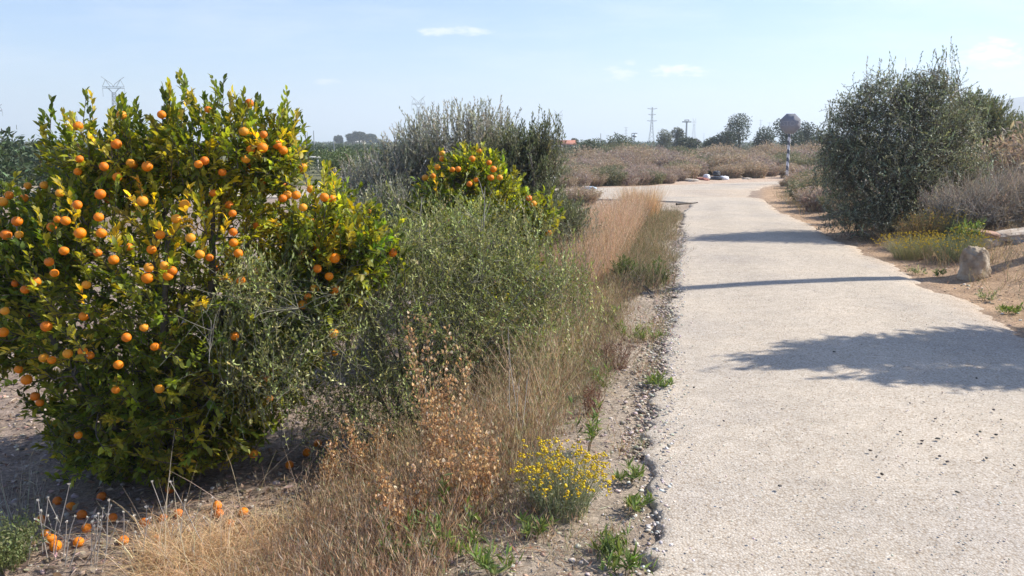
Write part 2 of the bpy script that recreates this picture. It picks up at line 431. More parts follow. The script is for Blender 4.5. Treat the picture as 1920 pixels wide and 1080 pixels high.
# ---- stuff on the ground
def scatter(n, x0, x1, y0, y1, fn=None):
    X = R.uniform(x0, x1, n); Y = y0+(y1-y0)*R.uniform(0, 1, n)**1.5
    if fn is not None: k = fn(X, Y) > R.uniform(0, 1, n); X, Y = X[k], Y[k]
    return X, Y
def verge(X, Y):
    d = xlv(Y)-X; return ss(-.02, .1, d)*(1-.75*ss(.8, 2.6, d))
def bank(X, Y):
    e = X-xr(Y); return ss(-.1, .2, e)*(1-.5*ss(1, 5, e))
b = Bag()
X, Y = scatter(42000, -2.2, 4.5, 2.0, 14, verge)
sz = .004+.011*R.uniform(0, 1, len(X))**3
stones(b, np.stack([X, Y, G(X, Y)+sz*.2], -1), sz, cols(len(X), [(.5, .43, .36, 4), (.36, .3, .26, 3), (.55, .49, .4, 1.0), (.42, .3, .22, 2)]))
X, Y = scatter(11000, 3.5, 11, 3.5, 24, bank)
sz = .005+.018*R.uniform(0, 1, len(X))**3
stones(b, np.stack([X, Y, G(X, Y)+sz*.2], -1), sz, cols(len(X), [(.52, .4, .3, 4), (.4, .28, .19, 3), (.62, .55, .47, 1)]))
X, Y = scatter(9000, -6, 1, 3.2, 12, lambda X, Y: ss(1.2, 2, xlv(Y)-X))
sz = .006+.02*R.uniform(0, 1, len(X))**3
stones(b, np.stack([X, Y, G(X, Y)+sz*.2], -1), sz, cols(len(X), [(.36, .3, .26, 4), (.3, .22, .17, 3), (.5, .45, .4, 1)]))
Y = 2.0+13*R.uniform(0, 1, 9000)**1.3; X = xl(Y)-R.gamma(1.3, .06, len(Y))+.03
k = vn(Y*1.1, Y*0, 88) > -.28; X, Y = X[k], Y[k]; sz = .005+.014*R.uniform(0, 1, len(X))**2.5
stones(b, np.stack([X, Y, np.maximum(G(X, Y), .006+.02*ss(.16, .0, xl(Y)-X))*R.uniform(.3, 1, len(X))+sz*.3], -1), sz, cols(len(X), [(.42, .36, .3, 4), (.34, .28, .22, 3), (.5, .45, .38, 1.5)]))
tag(b.build('gravel', M['stone']), 'loose pale gravel and pebbles along the road verges', 'gravel', kind='stuff')
b = Bag()   # loose chips along the broken edge and over the chip seal
Y = R.uniform(2.0, 14, 2200)**1.0; X = xl(Y)+np.abs(R.normal(0, .05, len(Y)))*R.choice([-1, 1.2], len(Y))
sz = R.uniform(.004, .012, len(X))
stones(b, np.stack([X, Y, np.where(X > xl(Y)+.03, .05, .0)+sz*.2], -1), sz, cols(len(X), [(.55, .5, .45, 4), (.44, .4, .36, 3), (.66, .63, .6, 1.5)]))
Y = 2.2+9*R.uniform(0, 1, 2600)**1.6; X = xl(Y)+R.uniform(.03, .99, len(Y))*(xr(Y)-xl(Y))
sz = R.uniform(.003, .0062, len(X)); stones(b, np.stack([X, Y, 0*X+.062+0*sz], -1), sz, cols(len(X), [(.52, .46, .39, 4), (.42, .37, .31, 2), (.62, .57, .5, 1.5)]))
tag(b.build('road_chippings', M['stone']), 'pale loose stone chippings lying on the sealed road and its crumbled edge', 'gravel', kind='stuff')
b = Bag()
D = np.array([GPp for GPp in [P(*p, 4) for p in [(1700, 790)]]])
px = np.concatenate([R.normal(1740, 70, 34), R.normal(1860, 40, 12), R.uniform(1290, 1900, 12)]); py = np.concatenate([R.normal(830, 45, 34), R.normal(860, 60, 12), R.uniform(560, 1000, 12)])
pt = np.array([GP(a, c) for a, c in zip(px, py)]); pt[:, 2] = .066
sz = .004+.009*R.uniform(0, 1, len(pt))**2.5
stones(b, pt, sz, cols(len(pt), [(.07, .065, .06, 4), (.12, .1, .08, 2)]))
tag(b.build('dark_grit', M['stone']), 'scattered dark crumbs of grit on the pale road', 'grit', kind='stuff')

# fallen leaves and straw litter
b = Bag()
X, Y = scatter(42000, -2.6, 4.2, 2.0, 11, lambda X, Y: ss(.02, .3, xlv(Y)-X)*(.25+1.5*np.clip(vn(X*2.3, Y*2.3, 77)+.3, 0, 1)))
n = len(X); D = rdir(n); D[:, 2] *= .18; Nn = rdir(n)*.35+np.array([0, 0, 1])
inst(b, 'slim', np.stack([X, Y, G(X, Y)+.006+R.uniform(0, .02, n)], -1), D, Nn, R.uniform(.02, .11, n), R.uniform(.002, .006, n), cols(n, [(.45, .34, .22, 4), (.3, .2, .13, 3), (.55, .46, .34, 2), (.3, .16, .1, 2)], .25))
X, Y = scatter(16000, 4.0, 11, 4, 20, bank)
n = len(X); D = rdir(n); D[:, 2] *= .2; Nn = rdir(n)*.35+np.array([0, 0, 1])
inst(b, 'slim', np.stack([X, Y, G(X, Y)+.006+R.uniform(0, .015, n)], -1), D, Nn, R.uniform(.02, .1, n), R.uniform(.003, .009, n), cols(n, [(.45, .32, .2, 4), (.28, .17, .1, 3), (.5, .4, .3, 2)], .25))
X, Y = scatter(12000, -6, .4, 2.6, 10, lambda X, Y: ss(1.0, 2.2, xlv(Y)-X))
n = len(X); D = rdir(n); D[:, 2] *= .25; Nn = rdir(n)*.5+np.array([0, 0, 1])
inst(b, 'slim', np.stack([X, Y, G(X, Y)+.006+R.uniform(0, .02, n)], -1), D, Nn, R.uniform(.03, .09, n), R.uniform(.006, .03, n), cols(n, [(.36, .27, .2, 4), (.22, .15, .1, 3), (.48, .4, .33, 2)], .25))
tag(b.build('leaf_litter', M['dry']), 'dead leaves, straw and twigs strewn over the soil under and beside the shrubs', 'leaf litter', kind='stuff')

# ================================================================ PLANTS
def sample_ells(ells, n, shell=.72):
    w = np.array([e[2] if len(e) > 2 else np.prod(e[1])**.66 for e in ells]); w = w/w.sum()
    k = R.choice(len(ells), n, p=w)
    c = np.array([e[0] for e in ells])[k]; r = np.array([e[1] for e in ells])[k]
    u = rdir(n); rr = (shell**3+(1-shell**3)*R.uniform(0, 1, n))**(1/3)
    inner = R.uniform(0, 1, n) < .28
    rr = np.where(inner, R.uniform(.3, .9, n), rr)*np.exp(R.normal(0, .06, n))
    return c+u*r*rr[:, None], nrm(u/r), k
def spline(a, c, k=6, bend=.15, up=0.):
    n = len(a); s = np.linspace(0, 1, k)[None, :, None]
    L = np.linalg.norm(c-a, axis=1)[:, None, None]
    o1 = rdir(n)[:, None]*bend*L; o1[..., 2] += up*L[..., 0]
    return a[:, None]*(1-s)+c[:, None]*s+o1*(s*(1-s)*4)*.5 + rdir(n)[:, None]*bend*.4*L*np.sin(s*TAU)*.5
def plant(name, label, cat, base, ells, nlimb=9, ntwig=500, tl=.35, nleaf=14, leaf=('slim', .05, .012), pal=(), lmat='olive', bmat='bark',
          group=None, trunk_r=.05, stems=1, up=.5, spikes=(), shell=.72, jit=.18, twig_r=.0028, sub=True, gmin=.03, droop=0., leafup=.3, crown_name='crown', zone=None, lstart=.1, outw=.8, rnd=.55, bend=.2):
    base = np.asarray(base, float)
    root = empty(name, base, label, cat, group)
    ends, _, _ = sample_ells(ells, nlimb, .3)
    c0 = np.mean([e[0] for e in ells], 0)
    ends = ends*.85+c0*.15
    st = base+np.array([0, 0, -.05])+np.concatenate([R.normal(0, .05 if stems == 1 else .16, (nlimb, 2)), np.zeros((nlimb, 1))], 1)*(.3 if stems == 1 else 1)
    limbs = spline(st, ends, 10, bend*.7, .05)
    tb = Bag(); s = np.linspace(0, 1, 10)
    tubes(tb, limbs, trunk_r*(1-.82*s)[None]*R.uniform(.6, 1.1, (nlimb, 1)), 6)
    ep, eo, _ = sample_ells(ells, ntwig, shell)
    L = tl*R.uniform(.55, 1.3, ntwig)
    if len(spikes):
        sp = np.array(spikes, float)            # x,y,z,len
        ep = np.concatenate([ep, sp[:, :3]]); eo = np.concatenate([eo, np.tile([0, 0, 1.], (len(sp), 1))]); L = np.concatenate([L, sp[:, 3]])
    gz = G(ep[:, 0], ep[:, 1])+gmin
    keep = ep[:, 2] > gz; ep, eo, L = ep[keep], eo[keep], L[keep]; n = len(ep)
    D = nrm(eo*outw+rdir(n)*rnd+np.array([0, 0, up]))
    if len(spikes):
        ns = int(keep[-len(sp):].sum()); D[n-ns:] = nrm(rdir(ns)*.3+np.array([0, 0, 1.]))
    s0 = ep-D*L[:, None]
    s0[:, 2] = np.maximum(s0[:, 2], G(s0[:, 0], s0[:, 1])+.02)
    tw = spline(s0, ep, 6, .12, .04)
    if droop: tw[..., 2] -= droop*L[:, None]*np.linspace(0, 1, 6)**2
    tubes(tb, tw, twig_r*np.linspace(1.2, .5, 6)[None]*np.ones((n, 1)), 3)
    if sub:
        lp = limbs[:, 3:].reshape(-1, 3); m = min(n, 700); ii = R.choice(n, m, replace=False)
        dd = ((s0[ii][:, None]-lp[None])**2).sum(-1); near = lp[dd.argmin(1)]; okd = np.sqrt(dd.min(1)) < .9*tl; near = near[okd]; ii = ii[okd]; m = len(ii)
        if m: tubes(tb, spline(near, s0[ii], 6, .15, .03), np.linspace(2.4, 1.2, 6)[None]*twig_r*np.ones((m, 1)), 3)
    tb.build('trunk', M[bmat], root, False, base)
    lb = Bag(); t = np.tile(np.linspace(lstart, 1, nleaf)[None], (n, 1))+R.uniform(-.03, .03, (n, nleaf)); t = np.clip(t, 0, .999)
    f = t*5; i = f.astype(int); fr_ = (f-i)[..., None]; ar = np.arange(n)[:, None]
    pos = tw[ar, i]*(1-fr_)+tw[ar, i+1]*fr_
    tg = nrm(tw[ar, i+1]-tw[ar, i])
    perp = nrm(np.cross(tg, rdir(n*nleaf).reshape(n, nleaf, 3)))
    tipw = np.linspace(0, 1, nleaf)[None, :, None]
    LD = nrm(tg*(.5+.7*tipw)+perp*(1-.4*tipw)+np.array([0, 0, leafup])+R.normal(0, .15, (n, nleaf, 3)))
    m = n*nleaf; Nn = rdir(m)*.6+np.array([0, 0, 1.])
    kind, ll, lw = leaf
    sc = R.uniform(.65, 1.2, m)
    C = cols(n, pal, jit)[:, None]*np.exp(R.normal(0, jit*.6, (n, nleaf, 1)))
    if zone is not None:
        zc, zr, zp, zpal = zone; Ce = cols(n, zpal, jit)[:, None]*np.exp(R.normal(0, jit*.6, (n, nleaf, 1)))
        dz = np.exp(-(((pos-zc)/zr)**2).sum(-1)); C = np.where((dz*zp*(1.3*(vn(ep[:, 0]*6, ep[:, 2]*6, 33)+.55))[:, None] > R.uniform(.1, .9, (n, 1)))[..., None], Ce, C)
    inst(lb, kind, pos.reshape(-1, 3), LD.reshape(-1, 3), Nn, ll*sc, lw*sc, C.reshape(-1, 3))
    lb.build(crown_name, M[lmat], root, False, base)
    return root
def E(px, py, Y, rx, ry, rz, w=None):
    c = P(px, py, Y); return (c, np.array([rx, ry, rz])) if w is None else (c, np.array([rx, ry, rz]), w)
def hit(ells, px, py):
    d = ray(px, py); d = d/np.linalg.norm(d); o = np.array([0, 0, CAMZ]); best = None
    for e in ells:
        c, r = e[0], e[1]; a = d/r; q_ = (o-c)/r
        A = a@a; B = 2*a@q_; Cc = q_@q_-1; D_ = B*B-4*A*Cc
        if D_ > 0:
            t = (-B-math.sqrt(D_))/(2*A)
            if t > 0 and (best is None or t < best): best = t
    return None if best is None else o+d*best

# oranges
IV2, IF2 = ico(3)
def orange_mesh(name, mat, seed):
    rg = np.random.default_rng(seed)
    V = IV2.copy(); V *= 1+.012*np.sin(V[:, :1]*5+seed)
    V[:, 2] *= .94; V[:, 2] -= .10*np.exp(-((V[:, 0]**2+V[:, 1]**2)/.03))*np.sign(V[:, 2]) * (V[:, 2] > 0)
    return mesh_data(name, V, None, IF2, mat, None, True)
for i_, (a_, b_) in enumerate([((.85, .2, .004), (.92, .29, .008)), ((.8, .26, .012), (.95, .4, .03)), ((.7, .15, .004), (.85, .24, .01)), ((.85, .3, .015), (.85, .36, .025))]):
    M['peel%d' % i_] = surfmat('orange_peel', a_, b_, 7, .45, .25, 260, spec=.35)
OM = [orange_mesh('orange', M['peel%d' % k], s) for s, k in enumerate([0, 0, 1, 2, 3])]
OMd = [orange_mesh('dull_orange', M['peeldark'], s) for s in range(2)]
stalk = Bag(); tubes(stalk, np.array([[(0, 0, .86), (0.02, 0, 1.02), (.05, .02, 1.5), (.1, .02, 2.1)]]), np.array([[.2, .09, .05, .05]]), 5)
stalkme = stalk.data('stalk', M['calyx'])
def orange(root, base, p, r):
    o = obj('orange', OM[random.randrange(5)], root); o.location = [float(a) for a in (p-base)]
    o.scale = (r,)*3; o.rotation_euler = (random.uniform(-.4, .4), random.uniform(-.4, .4), random.uniform(0, TAU))
    obj('stalk', stalkme, o)

CIT = [(.14, .19, .035, 4), (.20, .25, .045, 4), (.32, .34, .07, 3), (.46, .42, .08, 1.2), (.08, .12, .025, 2)]
TB = GP(335, 893)
ells1 = [E(330, 555, 4.95, 1.06, .95, .93), E(330, 720, 4.9, .85, .8, .5), E(230, 300, 4.95, .45, .45, .32), E(420, 285, 4.9, .5, .45, .31), E(60, 470, 4.9, .42, .5, .45),
         E(600, 450, 4.9, .38, .45, .4), E(515, 300, 4.85, .2, .3, .3), E(20, 620, 4.95, .3, .4, .3), E(670, 460, 4.8, .3, .35, .3), E(560, 560, 4.8, .4, .4, .4), E(300, 815, 4.9, .7, .6, .28)]
sp1 = []
for px_, py_, l_, k_ in [(165, 178, .34, 3), (92, 206, .3, 3), (80, 240, .25, 3), (120, 215, .25, 3), (335, 158, .34, 4), (318, 172, .3, 3), (355, 175, .3, 3), (410, 168, .34, 4), (430, 175, .28, 3), (470, 178, .3, 3),
                          (488, 190, .28, 3), (540, 182, .38, 5), (555, 210, .3, 4), (545, 235, .3, 4), (228, 192, .3, 4), (210, 210, .26, 3), (245, 205, .26, 3), (300, 180, .24, 3), (385, 180, .26, 3), (450, 200, .26, 3), (700, 425, .3, 4), (735, 460, .3, 4),
                          (620, 330, .3, 3), (605, 315, .25, 3)]:
    for _ in range(k_):
        p = P(px_+random.gauss(0, 7), py_+random.gauss(0, 9), 4.85+random.gauss(0, .08)); sp1.append((*p, l_))
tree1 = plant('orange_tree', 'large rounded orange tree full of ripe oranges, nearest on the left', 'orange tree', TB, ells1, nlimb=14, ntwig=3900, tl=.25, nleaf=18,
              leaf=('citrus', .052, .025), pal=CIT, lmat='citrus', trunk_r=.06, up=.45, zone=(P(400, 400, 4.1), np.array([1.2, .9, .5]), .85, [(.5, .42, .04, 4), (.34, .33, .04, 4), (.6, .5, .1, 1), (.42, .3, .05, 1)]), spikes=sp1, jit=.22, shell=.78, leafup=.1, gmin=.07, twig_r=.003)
OL = [(228, 216), (303, 215), (146, 236), (390, 205), (457, 246), (494, 252), (470, 281), (492, 277), (461, 298), (520, 272), (531, 282), (218, 270), (149, 298), (146, 322), (372, 308), (245, 306), (276, 312), (417, 323), (569, 313), (220, 332),
      (267, 377), (346, 383), (400, 362), (436, 400), (52, 348), (83, 347), (112, 362), (17, 366), (45, 372), (5, 378), (188, 364), (108, 411), (123, 414), (32, 415), (185, 407), (190, 437), (150, 437), (530, 372), (539, 365), (555, 366),
      (583, 355), (608, 370), (622, 373), (568, 389), (12, 440), (36, 440), (357, 446), (242, 463), (437, 435), (438, 455), (447, 475), (375, 477), (393, 483), (284, 468), (183, 474), (213, 487), (120, 470), (92, 491), (102, 512), (67, 528),
      (47, 543), (279, 502), (276, 521), (308, 498), (322, 508), (315, 517), (162, 534), (270, 614), (157, 593), (87, 612), (9, 583), (6, 623), (290, 650), (155, 659), (82, 671), (97, 675), (35, 693), (50, 712), (127, 663), (222, 684),
      (217, 731), (299, 729), (75, 755), (66, 743), (147, 816), (545, 668), (625, 625), (627, 662), (626, 542), (590, 541), (567, 571), (506, 747), (502, 709), (627, 484), (617, 518), (452, 526), (440, 630), (475, 850), (330, 410), (300, 440)]
for px_, py_ in OL[:100]:
    p = hit(ells1, px_, py_)
    if p is None: p = P(px_, py_, 4.85)
    d = nrm(ray(px_, py_)); p = p-d*random.uniform(-.13, .015)
    orange(tree1, TB, p, random.choice([random.uniform(.021, .026), random.uniform(.025, .031)]))

# the many small, mostly hidden fruit past the hundred
b = Bag(); pe, oe, _ = sample_ells(ells1, 90, .8); pe = pe[(pe[:, 2] > .35)]; Vo = IV2[None]*R.uniform(.02, .028, len(pe))[:, None, None]+(pe-TB)[:, None]
b.add(Vo, None, IF2[None]+(np.arange(len(pe))*len(IV2))[:, None, None]); obj('oranges', b.data('oranges', M['peel2'], True), tree1)['kind'] = 'stuff'
# fallen oranges, each its own thing
FO = [(134, 956, 0, 'bright small fallen orange alone in the shade left of the trunk'), (191, 938, 1, 'dull fallen orange deep in the shade between a bright one and the trunk'), (319, 924, 1, 'dark fallen orange highest up in the shade under the trunk'),
      (154, 973, 1, 'dull red fallen orange between a bright one and an orange stack of stalks'), (211, 979, 1, 'dull fallen orange in the shade behind white headed stalks'), (163, 998, 0, 'half shaded fallen orange just above a sunlit one'),
      (87, 1008, 0, 'fallen orange uppermost of three touching on the far left'), (105, 1032, 0, 'lowest yellow fallen orange of the three touching on the left'), (148, 1024, 0, 'large sunlit fallen orange beside the three touching ones'),
      (232, 1021, 0, 'sunlit fallen orange alone at the edge of the shade'), (294, 1018, 0, 'round sunlit fallen orange rightmost in the lit row'), (306, 978, 1, 'dull fallen orange in shade above the rightmost sunlit one'),
      (271, 989, 1, 'dull fallen orange behind a thin dry stalk, between two others'), (335, 969, 1, 'dim fallen orange behind a pale forked stalk'), (408, 955, 0, 'upper of two fallen oranges lying against each other'), (411, 970, 1, 'lower of two fallen oranges lying against each other'),
      (457, 967, 0, 'fallen orange right of the touching pair, half in sun'), (432, 988, 1, 'dull fallen orange among the straw tops'), (24, 1037, 0, 'fallen orange in green weeds at the far left edge'), (108, 946, 1, 'dim fallen orange among grey stalks on the left'),
      (77, 982, 1, 'dim fallen orange above the three touching ones'), (96, 1019, 0, 'middle one of three touching fallen oranges on the left'), (543, 878, 0, 'bright fallen orange in a sunlit gap right of the trunk'), (575, 855, 0, 'small fallen orange on sunlit litter beyond the trunk'),
      (596, 838, 0, 'farthest fallen orange beside the green shrub'), (660, 908, 1, 'fallen orange half hidden in brown dry stems')]
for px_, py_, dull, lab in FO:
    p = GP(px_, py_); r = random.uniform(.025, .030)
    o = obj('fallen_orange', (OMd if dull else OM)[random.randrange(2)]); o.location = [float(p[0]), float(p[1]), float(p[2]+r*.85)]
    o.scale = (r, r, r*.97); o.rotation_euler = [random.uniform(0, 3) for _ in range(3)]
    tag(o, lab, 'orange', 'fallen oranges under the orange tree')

# second orange tree
ells2 = [E(885, 400, 7.6, .62, .6, .62), E(885, 318, 7.6, .32, .35, .25), E(1000, 400, 7.5, .3, .35, .25), E(800, 450, 7.5, .35, .4, .4), E(900, 500, 7.5, .6, .5, .5)]
B2 = np.array([P(890, 500, 7.6)[0], 7.6, g1(P(890, 500, 7.6)[0], 7.6)])
tree2 = plant('orange_tree', 'smaller orange tree with a few oranges at its top, behind the green shrub', 'orange tree', B2, ells2, nlimb=9, ntwig=1300, tl=.25, nleaf=16,
              leaf=('citrus', .055, .027), pal=CIT, lmat='citrus', trunk_r=.045, up=.5, jit=.22, shell=.75, leafup=.1,
              spikes=[(*P(a, c, 7.5), .25) for a, c in [(890, 272), (828, 285), (870, 275), (905, 285), (930, 300), (1040, 395), (1000, 370), (1025, 420), (810, 300)]])
for px_, py_ in [(898, 282), (829, 288), (829, 298), (848, 318), (859, 317), (812, 330), (797, 333), (885, 298), (925, 317), (893, 337), (920, 333), (937, 333), (820, 313), (1000, 382), (1030, 437), (840, 415), (917, 305), (992, 372), (880, 345)]:
    p = hit(ells2, px_, py_)
    if p is None: p = P(px_, py_, 7.45)
    orange(tree2, B2, p-nrm(ray(px_, py_))*random.uniform(-.08, .03), random.uniform(.024, .031))

OLG = [(.21, .23, .13, 4), (.16, .18, .1, 4), (.29, .3, .2, 2), (.3, .3, .15, 1)]
OLGREY = [(.41, .39, .33, 4), (.33, .32, .26, 3), (.48, .46, .41, 2), (.27, .28, .2, 2)]
def base_at(px, Y):
    x = P(px, 400, Y)[0]; return np.array([x, Y, g1(x, Y)])
# front green shrub, sprawling in front of the big orange tree's right side
plant('wild_olive_shrub', 'sprawling airy green shrub with tiny leaves right of the big orange tree', 'shrub', base_at(780, 5.4),
      [E(720, 590, 5.2, .8, .6, .6), E(900, 540, 5.5, .75, .6, .65), E(560, 560, 4.6, .45, .35, .45), E(880, 440, 5.9, .65, .45, .38), E(700, 740, 5.1, .65, .5, .38), E(980, 650, 5.4, .45, .4, .38), E(1030, 530, 5.8, .42, .35, .35),
       E(700, 460, 5.1, .5, .35, .36), E(790, 450, 5.4, .5, .4, .35), E(500, 660, 4.35, .32, .25, .35), E(480, 520, 4.3, .25, .2, .25)],
      nlimb=30, ntwig=3000, tl=.4, nleaf=22, leaf=('slim', .028, .0095), pal=[(.32, .34, .11, 4), (.23, .265, .08, 4), (.42, .42, .15, 2), (.48, .46, .24, 1)], bmat='greytwig', stems=3, trunk_r=.013, up=.6, shell=.35, twig_r=.0014, rnd=.8, outw=.6, jit=.22,
      spikes=[(*P(a+random.gauss(0, 14), c+random.gauss(0, 14), y), .45) for a, c, y in [(440, 520, 4.3), (430, 590, 4.3), (450, 660, 4.3), (480, 480, 4.4), (540, 450, 4.6), (580, 430, 4.8), (640, 420, 5.0), (700, 410, 5.1), (750, 410, 5.3), (800, 390, 5.5), (850, 380, 5.6), (900, 380, 5.7), (950, 390, 5.7), (1000, 420, 5.7), (1060, 450, 5.8), (1090, 510, 5.8), (1105, 560, 5.8), (410, 570, 4.3), (1030, 410, 5.9), (980, 400, 5.8)] for _ in range(7)])
# bare pale dead stems in the middle
def deadstem(label, px, py0, py1, Y, group=None, r=.8):
    a = P(px, py0, Y); c = P(px+4, py1, Y)
    b = Bag(); m = spline(np.array([a]), np.array([c]), 9, .03); tubes(b, m, np.linspace(.008, .003, 9)[None]*r, 5)
    k = 9; st = m[0][np.linspace(2, 7, k).astype(int)]; en = st+np.concatenate([R.normal(0, .16, (k, 1)), R.normal(0, .1, (k, 1)), R.uniform(.08, .26, (k, 1))], 1)
    tubes(b, spline(st, en, 6, .1), np.linspace(.004, .0015, 6)[None]*r*np.ones((k, 1)), 4)
    tag(b.build('bare_sapling', M['paletwig'], None, False, a), label, 'dead stem', group)
deadstem('bare pale forked stem standing left of the small orange tree', 787, 620, 370, 5.3)
deadstem('bare pale stem crossing the front of the small orange tree', 905, 520, 350, 5.6)
deadstem('bare twiggy grey stem sticking out of the big orange tree at lower right', 392, 680, 600, 4.0, r=.33)

# grey olive behind
plant('olive_tree', 'pale grey twiggy olive bush rising behind the smaller orange tree', 'olive tree', base_at(860, 10.2),
      [E(850, 265, 10.2, .85, .7, .55), E(785, 290, 10.2, .6, .6, .5), E(920, 250, 10.2, .45, .4, .45), E(700, 340, 10, .65, .6, .4), E(880, 370, 10.2, 1.1, .7, .6), E(650, 390, 9.6, .5, .5, .4), E(740, 320, 10, .55, .6, .4)],
      nlimb=22, ntwig=3000, tl=.4, nleaf=21, leaf=('slim', .042, .0125), pal=OLGREY, bmat='paletwig', trunk_r=.05, stems=2, up=.9, shell=.5, twig_r=.003, rnd=.5,
      spikes=[(*P(a+random.gauss(0, 8), c+random.gauss(0, 6), 10.2), .45) for a, c in [(850, 190), (835, 200), (905, 188), (920, 195), (890, 205), (800, 215), (780, 230), (760, 245), (750, 265), (870, 205), (940, 215)] for _ in range(5)])
plant('olive_tree', 'greener olive bush with an upright leafy tip right of the grey one', 'olive tree', base_at(990, 9.6),
      [E(985, 320, 9.6, .55, .5, .55), E(1010, 265, 9.6, .28, .25, .3), E(960, 275, 9.6, .4, .4, .35), E(1010, 400, 9.4, .45, .5, .45), E(1060, 400, 9.8, .35, .4, .3)],
      nlimb=14, ntwig=1400, tl=.38, nleaf=20, leaf=('slim', .045, .014), pal=OLG, trunk_r=.04, stems=2, up=.9, shell=.5, twig_r=.0028,
      spikes=[(*P(a+random.gauss(0, 5), c+random.gauss(0, 6), 9.6), .4) for a, c in [(1005, 215), (1025, 212), (1030, 225), (1045, 225), (1050, 240), (1000, 235), (975, 240), (955, 232)] for _ in range(5)])
plant('olive_shrub', 'low grey-green olive growth left of the small orange tree', 'shrub', base_at(690, 7.6),
      [E(690, 410, 7.8, .55, .5, .35), E(740, 380, 8, .4, .5, .3), E(620, 420, 7.6, .3, .4, .3), E(760, 470, 7.2, .4, .4, .35), E(690, 510, 7, .5, .4, .35)],
      nlimb=14, ntwig=1700, tl=.34, nleaf=18, leaf=('slim', .036, .012), pal=OLGREY[1:]+OLG[:2], bmat='paletwig', trunk_r=.03, stems=3, up=.7, shell=.4, twig_r=.0024)
plant('olive_shrub', 'grey-green low shrub between the leafy olive and the reddish grass', 'shrub', base_at(1070, 10.5),
      [E(1080, 430, 10.5, .45, .5, .35), E(1060, 480, 9.5, .35, .5, .4), E(1040, 400, 11, .35, .4, .3)],
      nlimb=12, ntwig=700, tl=.34, nleaf=18, leaf=('slim', .036, .01), pal=OLGREY+OLG, bmat='paletwig', trunk_r=.03, stems=3, up=.7, shell=.4, twig_r=.0024)
# right hand olives
plant('olive_tree', 'big dark bushy olive tree beside the right edge of the road', 'olive tree', base_at(1690, 14),
      [E(1690, 280, 14, 1.25, 1.2, 1.05), E(1655, 340, 13.8, 1.15, 1.0, .9), E(1750, 220, 14.2, .95, .9, .75), E(1610, 225, 14, .6, .6, .65), E(1640, 400, 13.6, .95, .8, .45), E(1780, 320, 14.2, .75, .8, .75), E(1660, 180, 14, .7, .6, .5), E(1740, 165, 14, .6, .5, .4), E(1575, 300, 13.9, .5, .6, .7), E(1790, 240, 14.5, .5, .7, .45)],
      nlimb=26, ntwig=4300, tl=.5, nleaf=19, leaf=('slim', .052, .019), pal=[(.26, .28, .19, 4), (.2, .22, .15, 4), (.36, .37, .27, 2), (.44, .44, .34, 1)], trunk_r=.07, stems=3, up=.3, shell=.45, twig_r=.003, rnd=.95, jit=.22,
      spikes=[(*P(a+random.gauss(0, 12), c+random.gauss(0, 12), 14), .5) for a, c in [(1560, 200), (1575, 180), (1545, 230), (1600, 165), (1620, 145), (1660, 120), (1640, 135), (1760, 95), (1775, 80), (1765, 105), (1755, 120), (1780, 130), (1745, 145), (1790, 150), (1800, 135), (1700, 130), (1680, 140), (1720, 140), (1770, 165), (1545, 260), (1550, 290)] for _ in range(5)])
plant('olive_tree', 'mid green olive tree behind and right of the big dark one', 'olive tree', base_at(1835, 20),
      [E(1835, 235, 20, .9, 1, .85), E(1870, 262, 20, .9, 1, .6), E(1815, 200, 20, .55, .6, .45), E(1850, 205, 20, .4, .5, .35)],
      nlimb=12, ntwig=1700, tl=.55, nleaf=18, leaf=('slim', .08, .026), pal=OLG, trunk_r=.08, stems=2, up=.8, shell=.55, twig_r=.005)
plant('olive_tree', 'dark round olive tree at the far right edge below the hill', 'olive tree', base_at(1915, 24),
      [E(1910, 262, 24, .8, 1, .75), E(1950, 255, 24, 1.0, 1, .75)],
      nlimb=10, ntwig=1200, tl=.5, nleaf=18, leaf=('slim', .08, .026), pal=OLG, trunk_r=.08, stems=2, up=.8, shell=.55, twig_r=.005)
# off-frame olive whose shadow lies on the road
sb = np.array([7.6, 7.0, g1(7.6, 7.0)])
plant('olive_tree', 'spreading olive tree just outside the right edge, its shadow lying across the road', 'olive tree', sb,
      [(np.array([6.7, 6.75, 2.95]), np.array([1.5, .6, .42])), (np.array([5.45, 6.4, 2.8]), np.array([.75, .3, .2])), (np.array([6.1, 5.95, 2.7]), np.array([.8, .3, .25])), (np.array([7.9, 6.9, 3.0]), np.array([1.5, .8, .6])), (np.array([7.3, 5.9, 2.8]), np.array([.9, .3, .25]))],
      nlimb=12, ntwig=2000, tl=.4, nleaf=18, leaf=('slim', .085, .034), pal=OLG, trunk_r=.1, stems=1, up=.1, shell=.3, twig_r=.004,
      spikes=[(4.65, 6.2, 2.75, .5), (4.75, 6.45, 2.8, .5), (5.0, 5.9, 2.7, .5)]*4)

